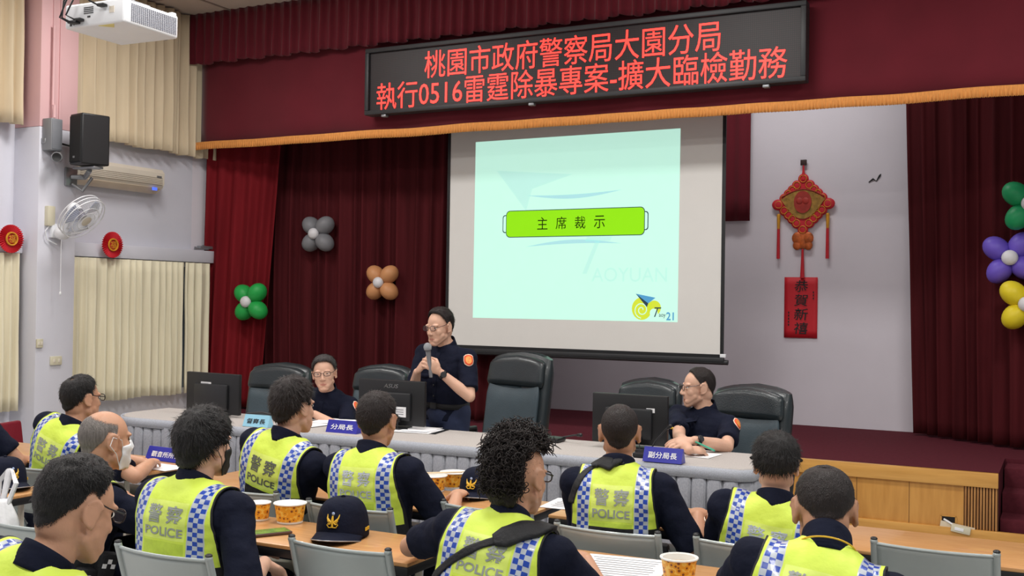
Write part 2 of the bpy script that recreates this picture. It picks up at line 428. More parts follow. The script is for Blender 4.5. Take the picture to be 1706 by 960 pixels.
crr = nt.nodes.new('ShaderNodeValToRGB'); crr.color_ramp.elements[0].position = .3; crr.color_ramp.elements[1].position = .45
crr.color_ramp.elements[0].color = (*lin((44, 26, 30)), 1); crr.color_ramp.elements[1].color = (*lin((16, 8, 11)), 1)
nt.links.new(vo.outputs['Distance'], crr.inputs[0]); nt.links.new(crr.outputs[0], nt.nodes['Principled BSDF'].inputs['Base Color'])
b = MB(); b.box((0, .06, Hh/2), (W-.07, .08, Hh-.07)); b.out('display_panel', Mled, root)
Mglow = mat('led_red_glow', (255, 48, 40), .5, emit=2.6, var=.02)
b = MB()
for s, x0, x1, zc, hh in (('桃園市政府警察局大園分局', 706, 1199, .415, .245), ('執行0516雷霆除暴專案-擴大臨檢勤務', 627, 1311, .165, .245)):
    a0 = at(x0, 100, Y=LY).x-(LX0+LX1)/2; a1 = at(x1, 80, Y=LY).x-(LX0+LX1)/2
    vs, fs = text2d(s, 1, 0); vs = fit(vs, a1-a0, hh)
    b.add([((a0+a1)/2+v.x, .016, zc+v.y) for v in vs], fs)
b.out('glowing_text', Mglow, root, smooth=False)
for x in (-1.8, -.3, 1.7):
    b = MB(); b.box((x, .03, -.012), (.05, .05, .025), bev=.004); b.out('mounting_bracket', M_grey, root)

# ------------------------------------------------------------------ projection screen with slide
QY = 8.85
c0 = at(743, 235, Y=QY); c1 = at(1205, 600, Y=QY); SX0, SX1 = c0.x+.03, c1.x; SZ0 = 1.17
root = thing('projection_screen', 'large pull-down projection screen on the stage showing a pale green slide', 'screen', ((SX0+SX1)/2, QY, SZ0))
SW = SX1-SX0
Mscr = mat('screen_fabric', (222, 220, 216), .8, var=.01)
b = MB(); b.box((0, 0, 1.2), (SW, .006, 2.4)); b.out('screen_fabric', Mscr, root)
b = MB()
for s in (-1, 1): b.box((s*(SW/2-.012), -.003, 1.2), (.03, .008, 2.4))
b.box((0, -.003, .02), (SW, .008, .05)); b.out('black_border', M_black, root)
b = MB(); b.tube([(-SW/2-.03, -.0, -.02), (SW/2+.04, -.0, -.02)], .022, 10); b.box((0, -.012, .0), (SW+.02, .03, .035), bev=.004)
b.out('bottom_bar', M_dark, root)
b = MB(); b.box((SW/2+.0, -.01, .035), (.05, .02, .03), bev=.003); b.out('end_cap', M_white, root)
b = MB(); b.tube([(-SW/2-.1, 0, 2.45), (SW/2+.1, 0, 2.45)], .06, 12); b.out('roller_case', M_white, root)
# the slide, in metres from its lower left corner
q = [at(x, y, Y=QY)-V(((SX0+SX1)/2, QY, SZ0)) for x, y in ((788, 529.5), (1129, 537), (1134, 214), (793, 237))]
def sl(u, v, d): return V(((q[0].x*(1-u)+q[1].x*u)*(1-v)+(q[3].x*(1-u)+q[2].x*u)*v, -.004-d, (q[0].z*(1-u)+q[1].z*u)*(1-v)+(q[3].z*(1-u)+q[2].z*u)*v))
EM = .72
def glow(n, rgb, e=EM):          # lit by the projector: the slide's own light outweighs the room light on it
    m = mat(n, rgb, .9, emit=e, var=.01, spec=0); nt = m.node_tree; cr = [q for q in nt.nodes if q.type == 'VALTORGB'][0]
    for l in list(nt.nodes['Principled BSDF'].inputs['Base Color'].links): nt.links.remove(l)
    nt.nodes['Principled BSDF'].inputs['Base Color'].default_value = (*[v*.4 for v in lin(rgb)], 1)
    return m
Mbg = glow('slide_mint', (205, 255, 236)); Mpale = glow('slide_pale_blue', (176, 228, 232)); Mpale2 = glow('slide_faint', (194, 244, 232))
Mgreen = glow('slide_green', (150, 232, 30)); Mln = glow('slide_line', (70, 96, 110), .25); Mtx = glow('slide_ink', (46, 62, 24), .1)
Myel = glow('slide_yellow', (214, 228, 64)); Mblu = glow('slide_blue', (88, 160, 206)); Mredd = glow('slide_red_dot', (220, 70, 60))
b = MB()
b.grid(lambda i, j: sl(i/24, j/18, 0), 25, 19)
def poly(pts, d, mi): b.add([sl(u, v, d) for u, v in pts], [tuple(range(len(pts)))], mi)
poly([(.115, .83), (.50, .79), (.30, .72)], .001, 2); poly([(.115, .83), (.30, .72), (.27, .60)], .001, 2)
def leaf(u0, u1, v, th, up): poly([(u0+(u1-u0)*t, v+th*math.sin(PI*t)*up+(t-.5)*.012) for t in [k/20 for k in range(21)]]+[(u0+(u1-u0)*t, v+th*.3*math.sin(PI*t)*up+(t-.5)*.012) for t in [k/20 for k in range(20, -1, -1)]], .001, 1)
leaf(.27, .74, .69, .032, -1); leaf(.27, .74, .405, .03, 1)
def rrect(u0, u1, v0, v1, r, n=5):
    o = []
    for cx_, cy_, a0 in ((u1-r, v1-r*1.3, 0), (u0+r, v1-r*1.3, 90), (u0+r, v0+r*1.3, 180), (u1-r, v0+r*1.3, 270)):
        for k in range(n+1): a = rad(a0+90*k/n); o.append((cx_+r*math.cos(a), cy_+r*1.3*math.sin(a)))
    return o
for side in ((.150, .20), (.815, .862)):
    poly(rrect(side[0], side[1], .478, .578, .012), .001, 4); poly(rrect(side[0]+.004, side[1]-.004, .483, .573, .01), .002, 0)
poly(rrect(.168, .846, .452, .602, .02), .003, 4); poly(rrect(.171, .843, .456, .598, .018), .004, 3)
def stext(s, u, v, wd, ht, d, mi, off=0.0, shear=0):
    vs, fs = text2d(s, 1, off); vs = fit(vs, wd, ht); b.add([sl(u+p.x+shear*p.y, v+p.y, d) for p in vs], fs, mi)
for k, ch in enumerate('主席裁示'): stext(ch, .355+k*.093, .527, .052, .068, .006, 5)
stext('T', .60, .35, .12, .20, .001, 2, shear=.35); stext('AOYUAN', .775, .245, .35, .075, .001, 2)
disc = lambda cu, cv, r, n=24: [(cu+r*math.cos(2*PI*k/n), cv+r*1.28*math.sin(2*PI*k/n)) for k in range(n)]
poly(disc(.838, .067, .046), .002, 6); poly(disc(.895, .072, .03), .002, 6); poly(disc(.893, .045, .018), .003, 0)
for t in range(26):
    a = t*.42; r = .004+.0011*t; a2 = a+.42; r2 = r+.0011
    poly([(.838+r*math.cos(a), .06+r*1.25*math.sin(a)), (.838+(r+.004)*math.cos(a), .06+(r+.004)*1.25*math.sin(a)), (.838+(r2+.004)*math.cos(a2), .06+(r2+.004)*1.25*math.sin(a2)), (.838+r2*math.cos(a2), .06+r2*1.25*math.sin(a2))], .004, 0)
poly([(.81, .145), (.90, .125), (.868, .095)], .005, 7); poly([(.81, .145), (.868, .095), (.862, .075)], .005, 4)
stext('T', .905, .05, .03, .05, .005, 4, shear=.3); stext('aoy', .932, .03, .03, .022, .005, 4); stext('21', .967, .03, .034, .042, .005, 7, .02)
o = b.out('projected_slide', [Mbg, Mpale, Mpale2, Mgreen, Mln, Mtx, Myel, Mblu], root, smooth=False, fix=False)
o['label'] = 'pale mint slide with a green title banner'

# ------------------------------------------------------------------ wall decorations on the stage
kc = at(1337, 340, Y=10.62)
root = thing('chinese_knot', 'red and gold Chinese knot ornament hanging on the grey stage wall above a red poster', 'ornament', (kc.x, 10.66, kc.z))
S = .0059   # metres per pixel at the wall
b = MB()
for k in range(20):
    a = 2*PI*k/20; ca, sa = math.cos(a), math.sin(a)
    rr = 1/(abs(ca)/40+abs(sa)/42)
    b.ell((rr*ca*S, -.012, rr*sa*S), (.052, .014, .052), nu=14, nv=8)
b.ell((-41*S, -.014, 0), (.062, .018, .055), nu=16, nv=8); b.ell((41*S, -.014, 0), (.062, .018, .055), nu=16, nv=8)
b.prism([(-38*S, 0), (0, -40*S), (38*S, 0), (0, 40*S)], .016, frame((0, -.004, 0), (1, 0, 0), (0, 0, 1)))
b.out('knot_body', M_redlac, root)
b = MB()
for k in range(20):
    a = 2*PI*k/20; ca, sa = math.cos(a), math.sin(a); rr = 1/(abs(ca)/40+abs(sa)/42)
    b.tube([(rr*ca*S+.034*math.cos(t), -.027, rr*sa*S+.034*math.sin(t)) for t in [2*PI*i/10 for i in range(10)]], .0035, 5, closed=True)
b.out('loop_outline', M_goldp, root)
b = MB()
arc = [(-36*S+72*S*t, (8+16*math.sin(PI*t))*S) for t in [k/16 for k in range(17)]]; arc2 = [(36*S-72*S*t, (8-36*math.sin(PI*t)*.9)*S) for t in [k/16 for k in range(17)]]
b.prism(arc+arc2, .02, frame((0, -.01, 0), (1, 0, 0), (0, 0, 1)))
o = b.out('fan_panel', mat('aged_gold_leaf', (168, 128, 60), .5, .3, var=.35, vscale=26), root, smooth=False)
b = MB()
b.prism(disc(0, .02, .085, 20), .03, frame((0, -.008, 0), (1, 0, 0), (0, 0, 1)))
for s in (-1, 1): b.ell((s*.03, -.035, .03), (.035, .01, .035), nu=12, nv=8)
b.tube([(-.2+.4*k/12, -.032, .075+.07*math.sin(PI*k/12)) for k in range(13)], .006, 6)
b.out('centre_emblem', mat('dull_red', (170, 50, 40), .6, var=.2, vscale=20), root)
b = MB(); b.box((0, -.012, 69*S), (.06, .016, .055), bev=.004); b.out('wall_hook', mat('dark_brown', (54, 30, 28), .6), root)
b = MB(); b.tube([(0, -.012, 66*S), (0, -.014, 40*S)], [.006, .02], 8); b.out('hanging_cord', M_redlac, root)
for s in (-1, 1):
    b = MB(); b.cone((s*40*S, -.014, -18*S), (s*40*S, -.014, -40*S), .018, .014)
    o1 = b.out('tassel_bead', M_goldp, root)
    b = MB(); b.tube([(s*40*S, -.014, -36*S), (s*40*S, -.014, -90*S)], [.014, .017], 8); b.out('tassel', M_redlac, root)
b = MB()
for s in (-1, 1):
    b.ell((s*.05, -.014, -56*S), (.055, .014, .06), nu=14, nv=8); b.ell((s*.055, -.014, -68*S), (.04, .012, .045), nu=14, nv=8)
b.box((0, -.014, -60*S), (.06, .02, .16), bev=.01); b.out('butterfly_charm', mat('red_gold', (188, 92, 36), .5, .2, var=.4, vscale=22), root)
b = MB(); b.tube([(0, -.012, -74*S), (0, -.012, -122*S)], [.01, .022], 8); b.out('lower_tassel', M_redlac, root)

pa = at(1307, 462, Y=10.66); pb = at(1361, 564, Y=10.66)
root = thing('calligraphy_poster', 'red paper poster with black brush calligraphy on the grey stage wall', 'poster', ((pa.x+pb.x)/2, 10.672, (pa.z+pb.z)/2))
pw, ph = pb.x-pa.x, pa.z-pb.z
b = MB(); b.grid(lambda i, j: V((-pw/2+pw*i/8, -.004-.003*math.sin(i*.8), -ph/2+ph*j/8)), 9, 9); o = b.out('paper', mat('poster_red', (206, 30, 44), .6, var=.05), root, angle=None); solid(o, .003)
b = MB()
for k, ch in enumerate('恭賀新禧'):
    vs, fs = text2d(ch, 1, .005); vs = fit(vs, .13, .115); b.add([(v.x+.12*v.y+.005, -.011-.004, ph*.355-k*.137+v.y) for v in vs], fs)
for k in range(5):
    b.box((-pw*.36, -.0125, -.05-k*.03), (.012, .002, .018))
for k in range(3): b.box((pw*.38, -.0125, .15-k*.03), (.01, .002, .016))
b.out('brush_writing', M_ink, root, smooth=False)
b = MB(); p = at(1456, 298, Y=10.66)
b.tube([(p.x-.05, 10.676, p.z-.03), (p.x-.01, 10.676, p.z), (p.x+.02, 10.676, p.z-.02), (p.x+.05, 10.676, p.z+.03), (p.x+.06, 10.676, p.z+.045)], [.004, .01, .004, .009, .003], 6)
o = b.out('wall_scuff', M_ink); tag(o, 'small dark scuff marks on the upper grey stage wall', 'mark')

# ------------------------------------------------------------------ balloon flowers
def balloons(px, py, Y, rgb, label, r=.135, rot=0):
    c = at(px, py, Y=Y); mt = mat('balloon_%d_%d_%d' % rgb, rgb, .45, var=.02, spec=.35)
    root = thing('balloon_flower', label, 'balloon cluster', c, group='balloon flowers on the stage curtains')
    for k in range(4):
        a = rad(45+90*k+rot); b = MB()
        d = V((math.cos(a), 0, math.sin(a))); R = d.to_track_quat('Z', 'Y').to_matrix()
        b.ell(d*r*1.22, (r*1.03, r*.88, r*1.08), R); b.cone(d*r*.3, d*r*.12, .014, .006, 8)
        b.out('balloon', mt, root, angle=None)
    b = MB(); b.ell((0, -r*.8, 0), (r*.6, r*.5, r*.58)); b.out('centre_balloon', mat('balloon_white', (214, 212, 216), .45, var=.02), root, angle=None)
balloons(530, 390, 8.93, (122, 122, 126), 'grey balloon flower high on the left stage curtain', .098)
balloons(637, 471, 8.93, (196, 138, 92), 'tan balloon flower on the left stage curtain nearest the screen', .093)
balloons(418, 503, 8.6, (36, 160, 74), 'green balloon flower low on the left red curtain', .1, 4)
balloons(1683, 430, 9.78, (106, 84, 190), 'purple balloon flower on the right stage curtain', .107, 8)
balloons(1716, 340, 9.65, (30, 150, 92), 'green balloon flower at the right picture edge above the purple one', .107, 6)
balloons(1711, 507, 9.65, (226, 204, 40), 'yellow balloon flower at the right picture edge below the purple one', .107, 4)
# ------------------------------------------------------------------ left wall fittings
def lw(px, py, X=WX+.3): return at(px, py, X=X)
# air conditioner
a0 = at(131, 283, X=WX+.2); a1 = at(275, 300, X=WX+.2)
root = thing('air_conditioner', 'long cream wall air conditioner below the upper beige curtain beside the loudspeaker', 'air conditioner', (WX+.002, (a0.y+a1.y)/2, 2.64))
L = a1.y-a0.y
prof = [(0, 0), (.10, -.0), (.17, .05), (.19, .085), (.19, .19), (.16, .225), (0, .225)]
b = MB(); b.prism([(x, z) for x, z in prof], L, frame((0, L/2, 0), (1, 0, 0), (0, 0, 1)) @ Matrix.Identity(4)); b.out('body', M_cream, root, angle=30)
b = MB()
for k in range(5): b.box((.185, 0, .03+.016*k+.045), (.016, L*.95, .004), mi=0)
b.out('intake_grille', mat('ac_grille', (150, 138, 122), .6), root)
b = MB(); b.box((.135, 0, .022), (.085, L*.94, .012), Matrix.Rotation(rad(-38), 3, 'Y'), .003); b.out('outlet_flap', mat('ac_flap', (206, 190, 168), .5), root)
b = MB(); b.box((.185, L/2-.12, .03), (.012, .06, .03), bev=.003); b.out('display_lamp', mat('blue_lamp', (90, 120, 255), .4, emit=.6), root)
b = MB(); b.box((.193, L/2-.07, .15), (.004, .06, .02), mi=0); b.out('badge', M_grey, root)

# loudspeaker on bracket
p = at(150, 235, X=-7.45)
root = thing('loudspeaker', 'black loudspeaker box on a steel wall bracket beside the pillar', 'speaker', (p.x+.01, p.y, p.z-.215))
b = MB(); foot = [(-.17, -.15), (.17, -.15), (.15, .13), (.06, .19), (-.06, .19), (-.15, .13)]
foot = [(-.135, .12), (-.105, -.13), (.08, -.165), (.14, .08)]
b.prism(foot, .43); bm = bmesh.new()
o = b.out('cabinet', M_black, root); md = o.modifiers.new('bevel', 'BEVEL'); md.width = .012; md.segments = 2
b = MB(); R = frame((-.012, -.150, .215), (.982, -.186, 0), (0, 0, 1)); bm = bmesh.new(); bmesh.ops.create_cube(bm, size=1)
for v in bm.verts: v.co = V((v.co.x*.165, v.co.y*.385, v.co.z*.012))
b.bmadd(bm, 0, R); b.out('front_grille', mat('speaker_mesh', (16, 17, 19), .7, bump=.6, bscale=400), root)
b = MB(); b.box((-.02, -.158, .06), (.02, .006, .016)); b.out('badge', M_grey, root)
pb_ = p.copy()
root = thing('wall_bracket', 'galvanised steel bracket holding the black loudspeaker to the pillar', 'bracket', (WX+.31, 6.60, 2.60))
b = MB(); b.box((.012, 0, .06), (.02, .12, .16), bev=.003); b.out('wall_plate', M_grey, root)
b = MB(); b.tube([(.02, 0, .06), (.12, .06, .06), (pb_.x-WX-.31, pb_.y-6.60, .1)], .022, 8); b.box((pb_.x-WX-.33, pb_.y-6.6, .122), (.26, .10, .018), bev=.003); b.out('arm', M_grey, root)
b = MB(); b.tube([(.03, 0, 0), (.10, .05, -.06), (.16, .1, .06)], .014, 8); b.out('strut', M_grey, root)
# grey junction box, camera
p = at(86, 225, X=WX+.36)
root = thing('junction_box', 'grey steel junction box on the pillar left of the loudspeaker', 'box', (WX+.315, p.y, p.z-.16))
b = MB(); b.box((.055, 0, .16), (.11, .115, .27), bev=.006); b.out('body', mat('box_grey', (136, 138, 142), .5, .2), root)
b = MB(); b.box((.112, 0, .16), (.006, .1, .25), bev=.002); b.out('lid', mat('box_lid', (126, 128, 134), .5, .2), root)
b = MB(); b.tube([(.05, .02, .31), (.05, .02, .42)], .012, 8); b.tube([(.03, .02, .42), (.03, .02, 1.1)], .01, 8); b.out('conduit', M_pink, root)
p = at(95, 262, X=WX+.45)
root = thing('security_camera', 'small security camera with a black lens under the junction box on the pillar', 'camera', (p.x, p.y, p.z))
b = MB(); R = V((.75, -.66, -.1)).to_track_quat('Z', 'Y').to_matrix().to_4x4()
b.lathe([(.001, -.12), (.04, -.12), (.045, -.1), (.045, .06), (.04, .075), (.001, .075)], 18, R); b.out('housing', M_grey, root)
b = MB(); b.lathe([(.001, .07), (.036, .07), (.036, .09), (.02, .084), (.001, .082)], 18, R); b.out('lens', M_black, root)
b = MB(); b.tube([(-.03, .05, .02), (-.08, .08, .09), (-.16, .06, .12)], .016, 8); b.out('mount_arm', M_grey, root)
b = MB(); b.box((-.12, .02, .14), (.06, .14, .05), bev=.01); b.out('motor_housing', M_grey, root)
b = MB(); b.tube([(-.1, .08, .14), (-.06, .2, .12), (-.04, .3, .05)], .009, 6); b.out('cable', M_black, root)

# wall fan
hub = at(136, 361, X=-7.42)
root = thing('wall_fan', 'white wall fan with wire guard tilted on the pillar above the cream curtain', 'fan', hub)
ax = V((.62, -.55, -.55)).normalized()      # direction the fan blows
ax = (V((CAM.x, CAM.y, CAM.z))-hub).normalized(); up = V((0, 0, 1)); rt = ax.cross(up).normalized()*-1
ax = (ax*.5 + rt*.6 - up*.62).normalized()
F = frame((0, 0, 0), ax.orthogonal(), ax.cross(ax.orthogonal()))
Rr = .205
b = MB()
for rr, zz in ((Rr, 0), (Rr*.98, .035), (Rr*.98, -.035), (.13, .055), (.085, .062)): b.tube([(rr*math.cos(2*PI*k/32), rr*math.sin(2*PI*k/32), zz) for k in range(32)], .0045 if rr > .2 else .0028, 5, closed=True, M=F)
b.out('guard_ring', M_white, root)
b = MB()
for k in range(60):
    a = 2*PI*k/60
    b.tube([(.045*math.cos(a), .045*math.sin(a), .066), (.13*math.cos(a+.12), .13*math.sin(a+.12), .055), (Rr*math.cos(a+.2), Rr*math.sin(a+.2), .0), (.13*math.cos(a+.1), .13*math.sin(a+.1), -.055), (.06*math.cos(a), .06*math.sin(a), -.06)], .0016, 4, M=F)
b.out('wire_guard', M_white, root)
b = MB(); b.lathe([(.001, .074), (.03, .072), (.048, .066), (.05, .058), (.001, .056)], 24, F); o = b.out('guard_badge', mat('fan_badge', (214, 206, 190), .4), root)
for k in range(3):
    a0_ = 2*PI*k/3; b = MB()
    def bl(i, j):
        r_ = .04+.14*j/8; s_ = (i/8-.5)*(1.25-.2*j/8); return V((r_*math.cos(a0_+s_), r_*math.sin(a0_+s_), .022*math.sin(s_*1.5)))
    b.grid(bl, 9, 9, M=F); o = b.out('blade', mat('fan_blade', (176, 184, 208), .25, var=.02), root, angle=None); solid(o, .003)
b = MB(); b.lathe([(.001, .03), (.035, .028), (.04, 0), (.04, -.03), (.001, -.03)], 20, F); b.out('hub', mat('fan_hub', (120, 118, 134), .4), root)
b = MB(); b.lathe([(.001, -.05), (.05, -.05), (.055, -.08), (.05, -.13), (.03, -.15), (.001, -.152)], 20, F); b.out('motor', M_white, root)
mp_ = at(104, 388, X=WX+.4)-hub; tail = F @ V((0, 0, -.13))
b = MB(); b.tube([tail, tail*.5+mp_*.5+V((0, 0, -.04)), mp_], .022, 10); b.ell(mp_, (.07, .07, .06)); b.out('swivel_arm', M_white, root)
wp = at(92, 385, X=WX+.33)-hub
b = MB(); b.box(wp, (.05, .10, .12), bev=.008); b.tube([wp, mp_], .018, 8); b.out('wall_plate', M_white, root)
cp = at(102, 405, X=WX+.42)-hub
b = MB(); b.tube([mp_, cp, cp+V((0, 0, -.42))], .003, 5); b.ell(cp+V((0, 0, -.43)), (.01, .01, .018), nu=10, nv=8); b.out('pull_cord', M_white, root)
p = at(83, 360, X=WX+.33)
root = thing('fan_control', 'cream fan control box on the pillar just left of the wall fan', 'switch box', p)
b = MB(); b.box((0, 0, 0), (.05, .075, .17), bev=.008); b.out('body', mat('old_cream', (206, 200, 176), .5), root)
b = MB(); b.tube([(0, 0, -.08), (.01, -.05, -.13), (0, -.03, -.2), (.02, .06, -.24)], .005, 6); b.out('cable', M_white, root)
for px, py, nm, lab, wy in ((93, 601, 'wall_outlet', 'cream wall outlet plate low on the pillar', .115), (72, 572, 'wall_switch', 'small pale switch plate on the left edge of the pillar', .06)):
    p = at(px, py, X=WX+.32)
    if nm == 'wall_switch': p = V((WX+.322, 6.31, p.z))
    root = thing(nm, lab, 'outlet' if 'outlet' in nm else 'switch', p)
    b = MB(); b.box((0, 0, 0), (.02, wy, .075), bev=.005); b.out('plate', mat('old_cream', (206, 200, 176), .5), root)
    b = MB()
    for s in (-1, 1): b.box((.011, s*wy*.22, 0), (.006, .018, .03), bev=.001)
    b.out('socket' if 'outlet' in nm else 'button', M_cream, root)
# red rosettes (paper fans)
for px, py, lab, rr in ((17, 398, 'red pleated paper rosette with a gold character left of the pillar', .118), (186, 408, 'red pleated paper rosette right of the wall fan above the cream curtain', .12)):
    p = at(px, py, X=WX+.2)
    root = thing('paper_rosette', lab, 'rosette', p, group='red paper rosettes on the left wall')
    b = MB(); n = 72; Fm = frame((0, 0, 0), (0, 1, 0), (0, 0, 1))
    b.grid(lambda i, j: V((rr*(.12+.88*j/4)*math.cos(2*PI*i/n), rr*(.12+.88*j/4)*math.sin(2*PI*i/n), (.018 if i % 2 else -.004)*(j/4)+.006)), n, 5, closeu=True, M=Fm)
    o = b.out('pleated_disc', M_redlac, root, smooth=False); solid(o, .003)
    b = MB(); b.tube([(rr*.44*math.cos(2*PI*k/24), rr*.44*math.sin(2*PI*k/24), .022) for k in range(24)], .008, 5, closed=True, M=Fm)
    vs, fs = text2d('福', 1, .006); vs = fit(vs, rr*.58, rr*.58); b.add([(v.x, v.y, .024) for v in vs], fs, M=Fm); b.out('gold_character', M_goldp, root)
    b = MB(); b.lathe([(.001, 0), (rr*.3, .005), (rr*.3, .014), (.001, .016)], 20, Fm); b.out('centre', M_redlac, root)
# oddments on the ledge
p = at(338, 410, X=WX+.08)
root = thing('metal_fittings', 'loose metal curtain fittings lying on the window ledge by the red curtain', 'fittings', (WX+.08, p.y, 2.108))
rnd = random.Random(2)
b = MB()
for k in range(5): b.tube([(rnd.uniform(-.03, .03), -.15+.06*k, .012+.02*k % .05), (rnd.uniform(-.03, .03), .05+.05*k, .02)], .009, 6)
b.box((0, .05, .035), (.05, .22, .03), bev=.004); b.out('rod_bundle', M_grey, root)

# ------------------------------------------------------------------ projector
pc = (at(107, 50, Y=3.6)+at(203, 35.5, Y=3.6))/2
PW, PD, PH = .375, .36, .115
root = thing('projector', 'white ceiling-mounted projector with black cables hanging at the upper left', 'projector', (pc.x, 3.6+PD/2, pc.z), rad(2))
b = MB(); b.box((0, 0, PH/2), (PW, PD, PH), bev=.012, seg=3); b.out('case', M_white, root)
b = MB()
for i in range(24):
    for j in range(11): b.box((PW/2+.001, -PD/2+.05+i*.0125, .018+j*.0078), (.004, .0075, .004))
b.out('side_vent', mat('vent_dark', (120, 122, 136), .6), root)
b = MB()
for i in range(10):
    for j in range(4): b.box((-.06+i*.0062, -PD/2-.001, .062+j*.009), (.003, .003, .005))
for x, z, w_, h_ in ((-.145, .016, .012, .012), (-.125, .016, .005, .006), (-.09, .04, .01, .012), (-.03, .045, .018, .008)): b.box((x, -PD/2-.001, z), (w_, .003, h_))
b.box((.115, -PD/2-.001, .066), (.03, .003, .03), mi=1); b.out('rear_ports', [M_black, M_cream], root)
b = MB(); b.prism([(.02, -.17), (.07, -.12), (.12, -.17)], .002, frame((0, 0, -.0015), (1, 0, 0), (0, 1, 0))); b.out('warning_label', mat('label_yellow', (226, 212, 130), .5), root)
b = MB(); b.lathe([(.001, 0), (.05, 0), (.05, .03), (.04, .034), (.001, .03)], 24, frame((.08, PD/2, .06), (1, 0, 0), (0, 0, -1))); b.out('lens', M_black, root)
for k, (x0, z0, x1) in enumerate(((-.115, .022, -.10), (-.075, .03, -.055), (-.1, .02, -.115), (.07, .085, .03))):
    b = MB(); b.box((x0, -PD/2-.018, z0), (.04, .03, .014), bev=.003); b.tube([(x0-.015, -PD/2-.03, z0), (x0-.05, -PD/2-.05, z0+.02), (x1-.03, -PD/2-.045, .12), (x1+.02, -PD/2, .24), (0, -.02, .40), (.01, 0, 1.2)], .0042, 6)
    b.out('cable', M_black, root)
b = MB(); b.tube([(0, .0, .16), (0, .0, CZ-pc.z)], .024, 12); b.out('ceiling_pole', M_grey, root)
b = MB(); b.box((0, 0, .135), (.24, .12, .012), bev=.003); b.box((0, 0, .155), (.08, .08, .05), bev=.004)
for s in (-1, 1):
    for t in (-1, 1): b.tube([(s*.1, t*.05, .112), (s*.1, t*.05, .14)], .006, 6)
b.out('mount_plate', M_grey, root)
b = MB(); b.box((.165, PD/2-.02, PH+.004), (.03, .03, .018), bev=.006); b.out('focus_knob', M_white, root)

# ------------------------------------------------------------------ head table
TX0, TX1, TY0, TY1, TZ = -6.0, -1.43, 5.46, 6.06, .80
root = thing('conference_table', 'long head table in front of the stage covered by a grey cloth with pleated skirt', 'table', ((TX0+TX1)/2, (TY0+TY1)/2, 0))
rc = .28
def tline(t, off):    # outline walked from rear-left round the front to rear-right
    x0, x1, y0, y1 = TX0-off, TX1+off, TY0-off, TY1
    pts = [(x0, y1), (x0, y0+rc)]+[(x0+rc-rc*math.cos(a), y0+rc-rc*math.sin(a)) for a in [PI/2*k/8 for k in range(1, 9)]]+[(x1-.05, y0), (x1, y0+.05), (x1, y1)]
    return pts
def walk(pts, n):
    S_ = [0]
    for i in range(1, len(pts)): S_.append(S_[-1]+math.dist(pts[i-1], pts[i]))
    o = []
    for k in range(n):
        d = S_[-1]*k/(n-1); i = 1
        while i < len(S_)-1 and S_[i] < d: i += 1
        t = (d-S_[i-1])/max(1e-9, S_[i]-S_[i-1]); a, c = pts[i-1], pts[i]
        dx, dy = c[0]-a[0], c[1]-a[1]; l = math.hypot(dx, dy) or 1
        o.append((a[0]+dx*t, a[1]+dy*t, dy/l, -dx/l, d))
    return o
cx, cy = (TX0+TX1)/2, (TY0+TY1)/2
M_cloth = mat('table_cloth_grey', (176, 170, 166), .8, var=.1, vscale=120, bump=.15, bscale=200)
M_skirt = mat('skirt_grey', (150, 152, 160), .8, var=.14, vscale=160, stretch=(1, 1, .5), bump=.25, bscale=200, sheen=.1)
M_skband = mat('skirt_band', (172, 176, 186), .8, var=.12, vscale=160, bump=.25, bscale=220)
b = MB(); ol = tline(0, 0); b.prism([(x-cx, y-cy) for x, y in ol], .03, Matrix.Translation((0, 0, TZ-.03)))
o = b.out('table_top', M_cloth, root, angle=30)
md = o.modifiers.new('bevel', 'BEVEL'); md.width = .012; md.segments = 3; md.limit_method = 'ANGLE'
n = 260
wk = walk(tline(0, .008), n)
b = MB(); b.grid(lambda i, j: V((wk[i][0]-cx+wk[i][2]*(.006+.003*noise.noise(V((wk[i][4]*5, j, 0)))), wk[i][1]-cy+wk[i][3]*(.006+.003*noise.noise(V((wk[i][4]*5, j, 2)))), TZ-.004-.06*j)), n, 2)
o = b.out('skirt_band', M_skband, root, angle=None); solid(o, .004)
n = 1500; wk = walk(tline(0, -.004), n)
def sk(i, j):
    x, y, nx, ny, d = wk[i]; ph = (d/.083) % 1; base = [0, .013, .018, .020, .021, .0215, .022, .022, .021, .015][int(ph*10)]
    amp = (.55+.45*j/6)*(1+.5*noise.noise(V((d*3, j*.4, 0)))); o_ = base*amp*1.2+.006*noise.noise(V((d*6, j*.5, 4)))
    return V((x-cx+nx*o_, y-cy+ny*o_, TZ-.055-(TZ-.065)*j/6))
b = MB(); b.grid(sk, n, 7); o = b.out('pleated_skirt', M_skirt, root, angle=50); solid(o, .003)
b = MB()
for x in (-2.1, 0, 2.1):
    for y in (-.2, .2): b.tube([(x, y, 0), (x, y, TZ-.03)], .02, 8)
b.out('leg_frame', M_grey, root)

